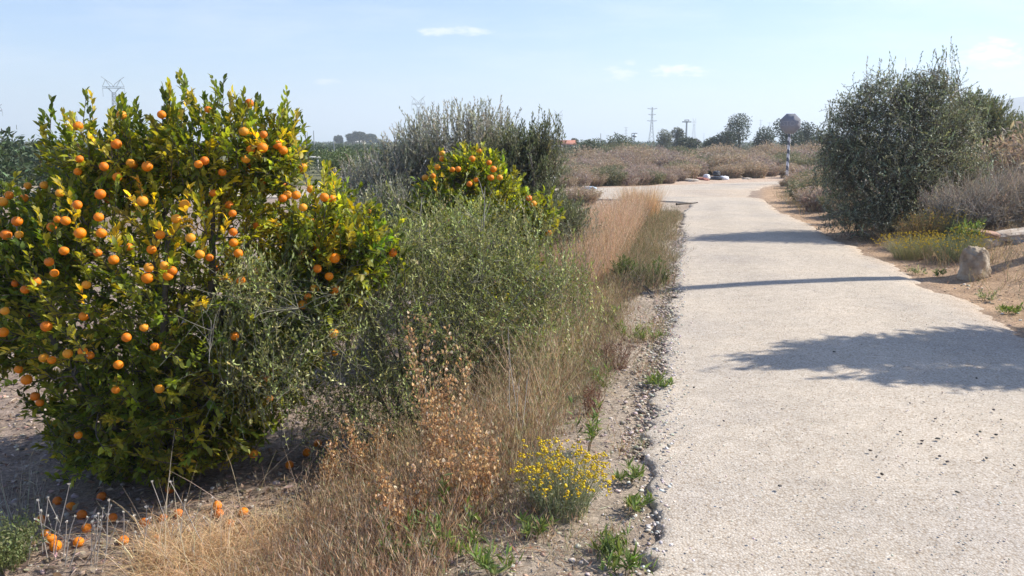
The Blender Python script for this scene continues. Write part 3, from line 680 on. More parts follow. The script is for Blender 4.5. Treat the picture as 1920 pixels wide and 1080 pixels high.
# ---- brushy shrubs (many fine stems with bits of dry leaf)
BR = [(.44, .35, .26, 4), (.34, .27, .2, 3), (.54, .45, .35, 2)]
MAUVE = [(.41, .33, .28, 4), (.31, .25, .22, 3), (.5, .42, .37, 1.5)]
GG = [(.24, .24, .15, 4), (.17, .19, .11, 3), (.36, .32, .22, 2)]
def brush(name, label, cat, base, w, h, n=900, pal=BR, group=None, bits=5, bit=(.03, .01), bw=.006, lean=.9, mat='dry', depth=None, seg=5, spread=.35, bitpal=None):
    base = np.asarray(base, float); root = empty(name, base, label, cat, group)
    a = R.uniform(0, TAU, n); r = np.sqrt(R.uniform(0, 1, n))*spread
    dp = w if depth is None else depth
    bp = np.stack([np.cos(a)*r*w, np.sin(a)*r*dp, np.zeros(n)], -1)
    bp[:, 2] = G(base[0]+bp[:, 0], base[1]+bp[:, 1])-base[2]
    rr = r/spread; hh = h*R.uniform(.5, 1.05, n)*(1-.25*rr)
    ln = lean*(w*.75/h)*(.25+rr)*R.uniform(.3, 1.3, n)
    b = Bag(); Pt = blades(b, bp, hh, a+R.normal(0, .8, n), ln, bw, cols(n, pal, .25), seg, .13)
    b.build('stems', M[mat], root)
    if bits:
        b = Bag(); t = np.clip(R.beta(2.2, 1.2, (n, bits)), .1, .99)*seg; i = t.astype(int); f = (t-i)[..., None]; ar = np.arange(n)[:, None]
        pos = (Pt[ar, i]*(1-f)+Pt[ar, i+1]*f).reshape(-1, 3); m = len(pos)
        D = rdir(m)+np.array([0, 0, .45]); sc = R.uniform(.5, 1.4, m)
        inst(b, 'slim', pos, D, rdir(m)+np.array([0, 0, .5]), bit[0]*sc, bit[1]*sc, cols(m, bitpal or pal))
        b.build('twigs', M[mat], root)['kind'] = 'stuff'
    return root
# right verge
x = P(1850, 360, 12.5)[0]
TWG = [(.42, .34, .27, 4), (.33, .26, .21, 4), (.5, .42, .34, 2)]
for lab_, cx, cy, w_, h_, nt_ in [('wide leafless grey-brown shrub at the right edge above the flat rocks', 7.7, 12.4, 1.35, .52, 2000), ('second leafless grey-brown shrub behind the first, near the right olive', 9.0, 14.6, 1.6, .6, 1500)]:
    z_ = g1(cx, cy)
    plant('dry_shrub', lab_, 'shrub', (cx, cy, z_), [(np.array([cx, cy, z_+h_*.8]), np.array([w_, .9, h_])), (np.array([cx-.5*w_, cy-.1, z_+h_*.6]), np.array([w_*.55, .8, h_*.7])), (np.array([cx+.5*w_, cy, z_+h_*.95]), np.array([w_*.6, .8, h_*.8]))],
          nlimb=34, ntwig=nt_, tl=.42, nleaf=11, leaf=('slim', .06, .0045), pal=TWG, lmat='dry', bmat='paletwig', trunk_r=.016, stems=3, up=.7, shell=.35, twig_r=.0032, rnd=.7, jit=.25, leafup=.5, crown_name='twigs')
brush('dry_shrub', 'low orange-brown shrub at the foot of the big dark olive', 'shrub', (6.25, 12.1, g1(6.25, 12.1)), .5, .6, 700, [(.36, .24, .12, 4), (.26, .2, .1, 3), (.2, .2, .09, 2)], bits=5, bit=(.04, .008), bw=.006)
def flowerbush(label, px, py, w, h, nf, pal, grp='yellow flowering bushes'):
    p = GP(px, py); root = empty('everlasting_bush', p, label, 'flower bush', grp)
    n = int(520*w/.35); a = R.uniform(0, TAU, n); r = np.sqrt(R.uniform(0, 1, n))
    bp = np.stack([np.cos(a)*r*w*.45, np.sin(a)*r*w*.45, np.zeros(n)], -1); bp[:, 2] = G(p[0]+bp[:, 0], p[1]+bp[:, 1])-p[2]
    b = Bag(); Pt = blades(b, bp, h*R.uniform(.6, 1.05, n)*(1-.2*r), a+R.normal(0, .3, n), .75*r*R.uniform(.4, 1.2, n)*w/h, .0035, cols(n, pal), 5, .05)
    k = 7; t = R.uniform(.15, .9, (n, k))*5; i = t.astype(int); f = (t-i)[..., None]; ar = np.arange(n)[:, None]
    pos = (Pt[ar, i]*(1-f)+Pt[ar, i+1]*f).reshape(-1, 3)
    inst(b, 'slim', pos, rdir(len(pos))+np.array([0, 0, .9]), rdir(len(pos)), R.uniform(.012, .03, len(pos)), .003, cols(len(pos), pal))
    b.build('stems', M['olive'], root)
    b = Bag(); tips = Pt[R.choice(n, min(nf, n), replace=False), -1]
    for j in range(6):
        q_ = tips+R.normal(0, .006, tips.shape); stones(b, q_, R.uniform(.0035, .0065, len(q_)), cols(len(q_), [(.72, .52, .03, 4), (.6, .4, .03, 2), (.8, .62, .08, 1)], .12), .8)
    b.build('flower_heads', M['flower'], root)['kind'] = 'stuff'
YG = [(.26, .28, .17, 4), (.2, .23, .14, 3), (.38, .37, .24, 2)]
flowerbush('low bush with yellow flower heads on the left verge near the road edge', 1052, 958, .27, .3, 190, YG)
flowerbush('larger yellow-tipped bush left of the standing boulder', 1712, 484, .55, .4, 260, [(.3, .29, .17, 4), (.22, .23, .14, 3), (.42, .36, .18, 2)])
flowerbush('yellow-tipped bush just left of and touching the standing boulder', 1792, 484, .5, .42, 200, [(.22, .25, .15, 4), (.16, .2, .11, 3), (.34, .32, .2, 2)])
flowerbush('dull yellow bush behind the flowering pair on the right', 1760, 452, .6, .55, 110, [(.15, .18, .12, 4), (.12, .15, .09, 3), (.26, .26, .18, 2)])

# green leafy weeds
def weed(name, label, px, py, h, w, n, pal, leaf=('slim', .06, .010), group='small green weeds on the left verge', lean=.8, p=None, stemc=(.16, .12, .07)):
    p = GP(px, py) if p is None else p
    root = empty(name, p, label, 'weed', group)
    a = R.uniform(0, TAU, n); bp = np.stack([np.cos(a)*w*.2, np.sin(a)*w*.2, 0*a], -1)
    b = Bag(); Pt = blades(b, bp, h*R.uniform(.5, 1.05, n), a, lean*R.uniform(.1, 1, n)*w/h, .004, np.tile(stemc, (n, 1)), 5, .04)
    b.build('stems', M['dry'], root)
    b = Bag(); k = 16; t = np.clip(R.uniform(.25, 1, (n, k)), 0, .999)*5; i = t.astype(int); f = (t-i)[..., None]; ar = np.arange(n)[:, None]
    pos = (Pt[ar, i]*(1-f)+Pt[ar, i+1]*f).reshape(-1, 3); m = len(pos)
    sc = R.uniform(.5, 1.2, m); D = rdir(m)*.8+np.array([0, 0, .75])
    inst(b, leaf[0], pos, D, rdir(m)*.4+np.array([0, 0, .5]), leaf[1]*sc, leaf[2]*sc, cols(m, pal, .2))
    b.build('leaves', M['green'], root); return root
GW = [(.16, .23, .06, 4), (.22, .28, .09, 3), (.3, .32, .12, 1.5), (.11, .15, .05, 2)]
WE = [(1150, 1045, .1, .14, 12, 'low green weed at the bottom near the road edge'), (1235, 728, .09, .16, 12, 'flat green tuft beside the road edge under the shrub'), (865, 1050, .2, .16, 10, 'bright green leafy weed at the bottom middle'),
      (1095, 850, .3, .14, 8, 'tall green leafy stem rising through the yellow flower bush'), (1000, 1010, .09, .1, 8, 'small green rosette in the shadow of the yellow bush'), (930, 1075, .12, .16, 10, 'green weed cut by the bottom edge, left of the road'),
      (740, 1075, .24, .12, 7, 'reddish stemmed leafy weed at the bottom, left one'), (800, 1070, .26, .12, 7, 'reddish stemmed leafy weed at the bottom, right one'), (1175, 905, .08, .12, 8, 'tiny green tuft by the crumbled edge'),
      (1165, 1075, .09, .14, 10, 'green tuft at the bottom edge beside the road'), (1195, 960, .07, .12, 9, 'small weed against the crumbled road edge'), (1090, 700, .22, .22, 12, 'green weed among tan grass in the middle verge'),
      (1130, 740, .25, .16, 8, 'upright green weed beside a dark dry one'), (1215, 640, .08, .2, 10, 'low green patch beside the road below the shadow line'), (880, 930, .12, .1, 8, 'green weed between the dry seed plant and yellow bush'), (690, 1070, .14, .14, 8, 'green weed among straw at the bottom'),
      (845, 1010, .34, .1, 5, 'thin tall leafy stem before the seed plants, right of centre bottom'), (715, 1010, .3, .1, 5, 'thin tall leafy stem left of the reddish stemmed weeds'), (655, 1000, .24, .12, 6, 'leafy weed between the arching straw and seed plants'), (1180, 640, .16, .2, 10, 'dull green weed under the small roadside bush'), (1130, 620, .22, .2, 10, 'dull green weed at the foot of the reddish grass')]
for px_, py_, h, w, n, lab in WE: weed('green_weed', lab, px_, py_, h, w, n, GW)
weed('green_weed', 'bright green clump just left of the boulder top', 1812, 468, .42, .3, 34, GW, ('slim', .1, .016), 'green weeds on the right bank')
weed('green_weed', 'tiny green weed on the orange soil left of the boulder', 1762, 520, .1, .12, 8, GW, ('slim', .05, .012), 'green weeds on the right bank')
weed('green_weed', 'flat green weed at the right edge above the tree shadow', 1895, 588, .08, .2, 14, GW, ('slim', .05, .012), 'green weeds on the right bank')
weed('green_weed', 'grey-green low weed left of the tiny green one', 1725, 515, .1, .25, 16, YG, ('slim', .04, .01), 'green weeds on the right bank')
weed('green_weed', 'olive-green weed in front of the boulder', 1850, 565, .12, .2, 12, YG, ('slim', .04, .01), 'green weeds on the right bank')
# green bush by the road, shadow line ends in it
plant('green_bush', 'small dark-based green bush at the left road edge where the pole shadow ends', 'bush', GP(1200, 560),
      [E(1185, 525, 9.1, .3, .3, .22), E(1230, 515, 9.2, .2, .2, .22), E(1170, 510, 9.1, .2, .2, .2)], nlimb=14, ntwig=420, tl=.2, nleaf=14, leaf=('slim', .045, .012), pal=[(.09, .15, .04, 4), (.07, .1, .04, 3), (.14, .2, .05, 2)], lmat='green', trunk_r=.012, stems=3, up=.8, shell=.4, twig_r=.002)
# far left low growth
brush('dry_weed', 'grey twiggy leafless weed at the left edge below the orange tree', 'weed', GP(40, 985), .38, .5, 46, [(.45, .42, .36, 3), (.3, .28, .24, 2)], bits=3, bit=(.05, .003), bw=.004, lean=.8)
brush('green_weed', 'pale green bushy weed in the bottom left corner', 'weed', GP(15, 1060), .25, .28, 240, [(.24, .26, .12, 3), (.16, .2, .08, 3)], bits=8, bit=(.022, .008), bw=.003, mat='green')

# ---- dry seed plants: upright stems with many papery pods
def seedplant(label, px, py, h, n, w, Y=None):
    p = GP(px, py); root = empty('dry_seed_plant', p, label, 'dried plant', 'dried seed plants')
    a = R.uniform(0, TAU, n); bp = np.stack([np.cos(a)*w*R.uniform(.1, .6, n), np.sin(a)*w*R.uniform(.1, .6, n), 0*a], -1)
    hh = h*R.uniform(.55, 1.0, n); hh[0] = h
    b = Bag(); Pt = blades(b, bp, hh, a, .22*R.uniform(.1, 1, n), .005, cols(n, [(.38, .2, .11, 3), (.3, .17, .1, 2)]), 6, .03)
    k = 44; t = np.clip(R.uniform(.3, 1, (n, k)), 0, .999)*6; i = t.astype(int); f = (t-i)[..., None]; ar = np.arange(n)[:, None]
    c0 = (Pt[ar, i]*(1-f)+Pt[ar, i+1]*f).reshape(-1, 3); m = len(c0)
    off = R.normal(0, 1, (m, 3))*np.array([.022, .022, .01])+np.array([0, 0, .012])
    tubes(b, np.stack([c0, c0+off*.6, c0+off], 1), .0011, 3, (.4, .24, .14))
    b.build('stems', M['dry'], root)
    b2 = Bag()
    for _ in range(1):
        D = rdir(m)*.6+np.array([0, 0, 1]); inst(b2, 'citrus', c0+off, D, rdir(m), R.uniform(.012, .022, m), R.uniform(.011, .018, m), cols(m, [(.75, .52, .28, 4), (.6, .38, .18, 3), (.85, .7, .48, 3)], .15))
        inst(b2, 'citrus', c0+off, D+rdir(m)*.3, rdir(m), R.uniform(.010, .018, m), R.uniform(.009, .015, m), cols(m, [(.62, .4, .2, 4), (.5, .3, .15, 3)], .15))
    b2.build('seed_pods', M['dry'], root)['kind'] = 'stuff'
seedplant('tallest golden-brown plant covered in papery seed pods, in front of the green shrub', 822, 955, 1.02, 15, .1)
seedplant('shorter brown seed plant left of the tallest one', 700, 950, .56, 13, .14)
seedplant('brown seed plant right of the tallest one', 880, 985, .48, 15, .16)
seedplant('thin brown seed plant at the lower middle edge', 760, 1040, .42, 16, .16)
seedplant('pale seed plant near the fallen oranges', 615, 930, .34, 8, .1)

# ---- grass (stuff)
def grass(name, label, X, Y, h, w, pal, lean=.35, seg=4, wave=.05, heads=0, mat='dry', droop=0., clump=True):
    b = Bag(); n = len(X)
    base = np.stack([X, Y, G(X, Y)-.01], -1)
    Pt = blades(b, base, h, R.uniform(0, TAU, n), lean*R.uniform(.1, 1.3, n), w, cols(n, pal, .2), seg, wave, droop=droop)
    if heads:
        t = R.uniform(.72, 1, (n, heads))*seg; t = np.minimum(t, seg-.001); i = t.astype(int); f = (t-i)[..., None]; ar = np.arange(n)[:, None]
        pos = (Pt[ar, i]*(1-f)+Pt[ar, i+1]*f).reshape(-1, 3); m = len(pos)
        inst(b, 'slim', pos, rdir(m)*.5+np.array([0, 0, 1.]), rdir(m), R.uniform(.02, .05, m), .004, cols(m, pal, .15))
    return tag(b.build(name, M[mat]), label, 'grass', kind='stuff')
def strip(n, y0, y1, d0, d1, pw=1.2):
    Y = y0+(y1-y0)*R.uniform(0, 1, n)**pw; return xlv(Y)-R.uniform(d0, d1, n), Y
RED = [(.58, .40, .28, 4), (.68, .5, .36, 4), (.46, .3, .2, 3), (.78, .63, .48, 2), (.36, .33, .2, 1.2)]
X, Y = strip(19000, 8.2, 16.9, .8, 2.25)
h = .78*(1+.6*vn(X*1.8, Y*1.8, 71))*R.uniform(.55, 1.1, len(X))*(1-.35*ss(1.2, .6, xlv(Y)-X)*(Y < 12))
k = (Y > 9.0) | (xlv(Y)-X > .95); X, Y, h = X[k], Y[k], h[k]
grass('tall_dry_grass', 'tall reddish-tan dry grass in a dense strip along the left road edge', X, Y, h, .0055, RED, .4, 5, .06, 4)
ORG = [(.62, .45, .28, 4), (.72, .55, .36, 3), (.52, .36, .24, 2)]
for lab, cx, cy, r, hh, n in [('bright straw-orange grass clump, highest against the junction', 2.72, 16.9, .36, .9, 1500), ('second straw-orange grass clump left of the highest one', 2.0, 16.4, .4, .82, 1200)]:
    root = empty('grass_clump', (cx, cy, g1(cx, cy)), lab, 'grass clump', 'tall straw clumps')
    a = R.uniform(0, TAU, n); rr = np.sqrt(R.uniform(0, 1, n))*r
    b = Bag(); blades(b, np.stack([np.cos(a)*rr, np.sin(a)*rr, 0*a-.02], -1), hh*R.uniform(.6, 1.08, n), a, .3*R.uniform(0, 1.2, n), .007, cols(n, ORG), 5, .03)
    b.build('blades', M['dry'], root)
GRN = [(.2, .21, .11, 3), (.32, .27, .18, 5), (.14, .17, .07, 3), (.45, .36, .24, 4), (.3, .2, .14, 3)]
X, Y = strip(8500, 8.6, 19, .0, .75, 1.0); k = vn(X*2.2, Y*2.2, 91) > -.25+.5*ss(.35, 0, xlv(Y)-X); X, Y = X[k], Y[k]
grass('roadside_grass', 'short mixed green and brown grass right beside the left road edge', X, Y, .3*(1-.6*ss(15, 18, Y))*R.uniform(.3, 1.3, len(X))*(1+1.2*vn(X*2, Y*2, 5)), .0055, GRN, .8, 4, .15, 3, 'dry')
TAN = [(.58, .44, .28, 4), (.44, .31, .2, 4), (.68, .56, .4, 2), (.34, .23, .15, 3), (.33, .33, .17, 4)]
X, Y = strip(9000, 3.7, 8.8, .62, 1.75, 1.0)
h = .42*R.uniform(.3, 1.15, len(X))*(1+1.1*vn(X*2.1, Y*2.1, 55)); k = (vn(X*1.7, Y*1.7, 56) > -.22); X, Y, h = X[k], Y[k], h[k]
grass('tan_grass', 'tan and brown dry grass filling the verge between shrubs and gravel', X, Y, h, .004, TAN, .75, 5, .2, 5)
X, Y = strip(6500, 2.3, 9.5, .04, .85, 1.0); k = vn(X*3, Y*3, 57) > .08; X, Y = X[k], Y[k]
grass('verge_grass', 'sparse short dry and green grass on the gravel verge', X, Y, .11*R.uniform(.3, 1.3, len(X)), .003, TAN+[(.24, .28, .12, 3), (.36, .2, .14, 3)], 1.2, 4, .2, 2)
X, Y = strip(8000, 3.2, 9.6, .38, 1.1, 1.0); k = vn(X*2.4, Y*2.4, 157) > .06-.25*ss(.3, .8, xlv(Y)-X); X, Y = X[k], Y[k]
grass('verge_scrub', 'low tangled brown and olive-green growth covering the verge beside the road', X, Y, .2*R.uniform(.25, 1.3, len(X)), .0032, [(.34, .25, .17, 4), (.25, .18, .13, 3), (.26, .27, .13, 3), (.42, .34, .25, 2)], 1.0, 4, .22, 5)
X, Y = strip(6500, 2.3, 4.6, .75, 1.9, 1.0)
grass('brown_grass', 'thin brown dry grass around the seed plants', X, Y, .3*R.uniform(.3, 1.15, len(X)), .003, [(.5, .32, .19, 4), (.6, .43, .28, 3), (.34, .22, .15, 3), (.52, .46, .36, 2), (.28, .28, .14, 1)], .8, 5, .22, 4)
Yb = np.concatenate([R.uniform(9.8, 30, 9000), R.uniform(6, 10, 500)]); Xb = xr(Yb)+.35+R.gamma(2.0, .55, len(Yb))*(.6+.03*Yb); kb = vn(Xb*1.3, Yb*1.3, 171) > -.12-.2*ss(.8, 2, Xb-xr(Yb)); Xb, Yb = Xb[kb], Yb[kb]
grass('bank_grass', 'short dry brown and grey-green grass along the right bank', Xb, Yb, .22*R.uniform(.3, 1.3, len(Xb))*(1+.8*vn(Xb, Yb, 9)), .006, [(.4, .3, .2, 4), (.3, .22, .15, 3), (.26, .27, .16, 3), (.5, .38, .22, 1.5)], .9, 4, .2, 4)
# arching straw in the bottom left
b = Bag(); n = 5200
pp = np.array([GP(a, c) for a, c in zip(R.uniform(280, 640, 60), R.uniform(1000, 1150, 60))])
c0 = pp[R.integers(0, 60, n)]; base = c0+np.concatenate([R.normal(0, .05, (n, 2)), np.zeros((n, 1))], 1); base[:, 2] = G(base[:, 0], base[:, 1])
blades(b, base, R.uniform(.1, .36, n), R.uniform(0, TAU, n), R.uniform(.4, 2.0, n), .0036, cols(n, [(.7, .5, .29, 4), (.56, .38, .2, 3), (.82, .66, .44, 2), (.42, .27, .15, 2)]), 6, .12, droop=.25)
tag(b.build('straw_grass', M['dry']), 'matted arching straw grass in the lower left foreground', 'grass', kind='stuff')
b = Bag(); n = 70   # a few long stalks over it
pp = np.array([GP(a, c) for a, c in zip(R.uniform(250, 700, n), R.uniform(1000, 1130, n))])
blades(b, pp, R.uniform(.3, .62, n), R.uniform(0, TAU, n), R.uniform(.1, .8, n), .004, cols(n, [(.6, .5, .38, 3), (.45, .34, .24, 2)]), 6, .05)
tag(b.build('long_straws', M['dry']), 'long single straws standing above the matted straw', 'grass', kind='stuff')
# white headed stalks
SH = [(320, 905, 410, 1060), (205, 940, 190, 1075), (193, 955, 180, 1070), (208, 950, 160, 1060), (140, 970, 122, 1060), (165, 972, 130, 1065), (232, 962, 226, 1050), (275, 952, 262, 1060), (347, 940, 335, 1060), (130, 910, 103, 1050),
      (185, 965, 178, 1060), (176, 972, 170, 1060), (220, 980, 190, 1050), (325, 985, 322, 1040), (253, 1000, 250, 1050), (90, 935, 80, 1040), (72, 940, 90, 1050), (108, 970, 100, 1040), (60, 1010, 52, 1060), (125, 980, 118, 1050), (281, 973, 262, 1040), (400, 935, 395, 1040), (285, 905, 330, 1030)]
for k, (tx, ty, bx, by) in enumerate(SH):
    p = GP(bx, min(by, 1078)); tip = P(tx, ty, p[1]+.02)
    b = Bag(); ln = spline(np.array([p*0]), np.array([tip-p]), 7, .06); tubes(b, ln, np.linspace(.0032, .0018, 7)[None], 4, (.5, .46, .42))
    st = ln[0][3]; en = st+np.array([R.normal(0, .05), R.normal(0, .03), R.uniform(.05, .12)]); tubes(b, spline(st[None], en[None], 5, .05), .0016, 3, (.5, .46, .42))
    root = empty('dead_stalk', p, 'grey dead flower stalk with a small whitish head, standing among the fallen oranges', 'dried stalk', 'dead flower stalks in the lower left')
    b.build('stalk', M['dry'], root)
    for e in (tip-p, en):
        b = Bag(); m = 7; D = rdir(m)*.8+np.array([0, 0, 1]); inst(b, 'slim', np.tile(e, (m, 1)), D, rdir(m), .014, .008, cols(m, [(.72, .7, .66, 3), (.55, .52, .48, 1)], .1))
        b.build('seed_head', M['dry'], root)

# tall bare upright stems in the tan verge
for k, (px_, py0, py1, Y, lab) in enumerate([(975, 850, 640, 4.5, 'pair of tall bare grey stems behind the yellow flower bush'), (1075, 640, 520, 7.3, 'grey bundle of dead stems at the base of the reddish grass')]):
    p = GP(px_, py0); root = empty('bare_sapling', p, lab, 'dead stem')
    n = 6; b = Bag(); en = np.array([P(px_+R.normal(0, 26), py1+R.uniform(-40, 120), p[1]) for _ in range(n)])-p
    tubes(b, spline(R.normal(0, .015, (n, 3))*np.array([1, 1, 0]), en, 8, .03), np.linspace(.0028, .001, 8)[None]*np.ones((n, 1)), 4, (.5, .46, .42)); b.build('stems', M['dry'], root)
brush('dry_weed', 'dark brown leaning dry weed between the gravel and tan grass', 'weed', GP(1155, 690), .22, .34, 130, [(.2, .13, .1, 4), (.3, .2, .15, 2)], bits=5, bit=(.03, .005), bw=.004, lean=1.3)
brush('dry_weed', 'small dark brown weed in the middle of the verge', 'weed', GP(1110, 780), .12, .24, 60, [(.2, .11, .08, 4), (.3, .2, .15, 2)], bits=5, bit=(.03, .005), bw=.004, lean=.6)

# ================================================================ ROCKS
def rock(name, label, c, size, mat, seed, cat='rock', taper=.2, rz=0, flat=None, group=None, amp=.22):
    V, F = ico(5 if amp > .3 else 4); V = V.copy()
    V = np.sign(V)*np.abs(V)**.62; V[:, :2] *= (1-taper*(V[:, 2:3]+1)/2)
    n1 = vn(V[:, 0]*2+seed*9, V[:, 1]*2+V[:, 2]*1.7, seed)+.5*vn(V[:, 0]*5+V[:, 2]*4, V[:, 1]*5+seed, seed+1)+.25*vn(V[:, 2]*11+V[:, 0]*6, V[:, 1]*10+seed, seed+2)+.12*vn(V[:, 2]*25+V[:, 0]*13, V[:, 1]*22, seed+3)
    V *= (1+amp*n1)[:, None]; V *= np.array(size)/2
    o = obj(name, mesh_data(name, V, None, F, mat, None, True)); o.location = [float(a) for a in c]; o.rotation_euler = (0, 0, rz)
    return tag(o, label, cat, group)
bp_ = GP(1836, 524)
bo = rock('boulder', 'upright tan boulder standing on the right verge', (bp_[0], bp_[1]+.12, bp_[2]+.14), (.36, .32, .46), M['boulder'], 5, 'boulder', .34, .3, amp=.3)
bo.rotation_euler = (.05, -.12, .4)
p1 = P(1846, 438, 11.0); p2 = P(1905, 440, 11.0)
rock('flat_rock', 'thin reddish flat rock on the bank, left of the larger pale slab', p1, (.42, .3, .09), M['redslab'], 8, 'rock', .1, -.3).rotation_euler = (.05, .14, -.3)
rock('flat_rock', 'larger pale flat slab on the bank at the right edge', p2, (.75, .4, .13), M['slab'], 12, 'rock', .1, .1).rotation_euler = (.0, -.1, .1)
b = Bag(); pc = P(1925, 462, 10.9); zc = g1(pc[0], pc[1])
box(b, (-.28, -.14, 0), (.4, .14, 1)); V = b.V[0]; V[:, 2] *= (p2[2]-.05-zc+.1)
o = b.build('concrete_block', M['concrete']); o.location = (pc[0], pc[1], zc-.1); o.rotation_euler = (0, 0, .15); tag(o, 'grey concrete block under the pale slab at the right edge', 'block')
b = Bag(); pc = P(1856, 458, 10.9); zc = g1(pc[0], pc[1])
rock('stone_block', 'weathered stone block holding up the thin reddish flat rock', (pc[0], pc[1]+.05, (p1[2]+zc)/2-.05), (.4, .3, p1[2]-zc+.02), M['slab'], 19, 'rock', .1, .2)

# ================================================================ STOP SIGN
spb = GP(1483, 352); SX, SY = P(1482, 232, 32.5)[0], 32.5; SZ0 = g1(SX, SY)
cz = P(1482, 232, 32.5)[2]
root = empty('stop_sign', (SX, SY, SZ0), 'grey octagonal stop sign on a striped pole at the junction', 'road sign')
def octa(r, y0, y1):
    a = (np.arange(8)+.5)/8*TAU; r /= math.cos(math.pi/8)
    A = np.stack([np.cos(a)*r, 0*a+y0, np.sin(a)*r], -1); B = A.copy(); B[:, 1] = y1
    V = np.concatenate([A, B, [(0, y0, 0), (0, y1, 0)]]); i = np.arange(8); j = (i+1) % 8
    return V, np.stack([i, j, j+8, i+8], -1), np.concatenate([np.stack([j, i, i*0+16], -1), np.stack([i+8, j+8, i*0+17], -1)])
def partmesh(name, V, F4, F3, mat, off, parent):
    o = obj(name, mesh_data(name, V, F4, F3, mat), parent); o.location = [float(a) for a in off]; return o
off = (0, 0, cz-SZ0)
rz = -.1
root.rotation_euler = (0, 0, rz)
partmesh('border', *octa(.395, -.0, .02), M['signedge'], off, root)
partmesh('face', *octa(.365, -.006, .001), M['signface'], off, root)
def txt(s, size, loc, parent, mat, name='lettering'):
    cu = bpy.data.curves.new(name, 'FONT'); cu.body = s; cu.size = size; cu.align_x = 'CENTER'; cu.align_y = 'CENTER'; cu.extrude = .002; cu.offset = .006
    tmp = bpy.data.objects.new('t', cu); COL.objects.link(tmp)
    dg = bpy.context.evaluated_depsgraph_get(); me = bpy.data.meshes.new_from_object(tmp.evaluated_get(dg))
    bpy.data.objects.remove(tmp); me.materials.clear(); me.materials.append(mat)
    o = obj(name, me, parent); o.location = loc; o.rotation_euler = (math.pi/2, 0, 0); return o
txt('STOP', .27, (0, -.009, cz-SZ0), root, M['letter'])
# striped pole
mp, nt, out = newmat('striped_pole')
v = localcoord(nt); w = N(nt, 'ShaderNodeTexWave', wave_type='BANDS', bands_direction='DIAGONAL'); nt.links.new(v, w.inputs['Vector']); w.inputs['Scale'].default_value = 1.9; w.inputs['Distortion'].default_value = 1.2; w.inputs['Detail Scale'].default_value = 3
cc = ramp(nt, w.outputs['Fac'], [(.42, (.1, .11, .14)), (.55, (.62, .62, .65))])
bs = N(nt, 'ShaderNodeBsdfPrincipled'); nt.links.new(cc, bs.inputs['Base Color']); bs.inputs['Roughness'].default_value = .55; nt.links.new(bs.outputs[0], out.inputs[0])
b = Bag(); tubes(b, np.array([[(0, .06, -.1), (0, .06, 1), (0, .06, cz-SZ0+.3)]]), .055, 14); o = b.build('pole', mp, root, True)
b = Bag(); box(b, (-.2, .021, cz-SZ0-.2), (.2, .04, cz-SZ0-.15)); box(b, (-.2, .021, cz-SZ0+.12), (.2, .04, cz-SZ0+.17)); b.build('bracket', M['steel'], root)

# ================================================================ UTILITY POLE (outside the frame, casts the shadow line)
ub = np.array([8.6, 10.35, g1(8.6, 10.35)])
root = empty('utility_pole', ub, 'wooden utility pole just outside the right edge, its thin shadow crossing the road', 'utility pole')
b = Bag(); tubes(b, np.array([[(0, 0, -.3), (0, 0, 4), (0, 0, 8.2)]]), np.array([[.15, .13, .11]]), 14); b.build('pole', M['wood'], root, True)
b = Bag(); bar(b, (-.7, 0, 7.8), (.7, 0, 7.8), .05); b.build('crossarm', M['wood'], root)
for dx in (-.6, 0, .6):
    b = Bag(); tubes(b, np.array([[(dx, 0, 7.85), (dx, 0, 7.95), (dx, 0, 8.05)]]), np.array([[.05, .035, .05]]), 8); b.build('insulator', M['concrete'], root)

# ================================================================ SCRUB BEHIND THE JUNCTION
protos = [brush('scrub_bush', 'x', 'bush', (0, 0, 0), .9, 1.25, 620, BR, 'x', 10, (.11, .03), .014, .8, spread=.7),
          brush('scrub_bush', 'x', 'bush', (0, 0, 0), .9, 1.1, 620, MAUVE, 'x', 10, (.11, .03), .014, .8, spread=.7),
          brush('scrub_bush', 'x', 'bush', (0, 0, 0), .9, 1.2, 620, GG, 'x', 13, (.10, .04), .012, .8, spread=.7)]
LB = ['brown leafless scrub bush in the belt behind the junction', 'pinkish-grey scrub bush in the belt behind the junction', 'grey-green scrub bush in the belt behind the junction']
used = [0, 0, 0]
def place_scrub(x, y, k, sc, lab, grp):
    z = g1(x, y)-.03; s = (sc*random.uniform(.9, 1.4), sc*random.uniform(.9, 1.3), sc*random.uniform(.85, 1.12)); rz = random.uniform(0, TAU)
    if not used[k]:
        used[k] = 1; o = protos[k]; o.location = (x, y, z); o.scale = s; o.rotation_euler = (0, 0, rz); o['label'] = lab; o['group'] = grp
    else: dup(protos[k], (x, y, z), rz, s, lab, grp)
cnt = 0
rows = [(37.5, .62), (40, .8), (43, .95), (47, 1.0), (52, 1.1), (58, 1.15), (66, 1.25)]
for y0, sc in rows:
    n = int(13+y0*.12)
    for i in range(n):
        px_ = 1010+(1560-1010)*(i+random.uniform(.1, .9))/n
        y = y0+random.uniform(-1.2, 1.2)
        if y0 < 39 and px_ > 1230: y += 6 if random.random() < .5 else 8
        if y0 < 36: continue
        x = P(px_, 300, y)[0]; k = random.choices([0, 1, 2], [4, 4, 3])[0]
        place_scrub(x, y, k, sc*random.uniform(.65, 1.25), LB[k], 'scrub bushes in the belt behind the junction')
for px_, y, sc, k in [(1060, 30.2, .5, 0), (1085, 30.8, .6, 1), (1110, 31.5, .55, 0), (1140, 32, .65, 2), (1170, 32.3, .6, 1), (1195, 33, .7, 1), (1220, 33.3, .6, 2), (1245, 34, .6, 1), (1040, 31, .8, 2), (1010, 32, .9, 0), (1265, 36.2, .6, 1), (1290, 37.5, .7, 0), (1150, 35, .8, 1), (1100, 35, .8, 0), (1210, 36, .85, 1)]:
    place_scrub(P(px_, 300, y)[0], y, k, sc, ['brown', 'pinkish-grey', 'grey-green'][k]+' scrub bush along the far edge of the cross road', 'scrub bushes along the far edge of the cross road')
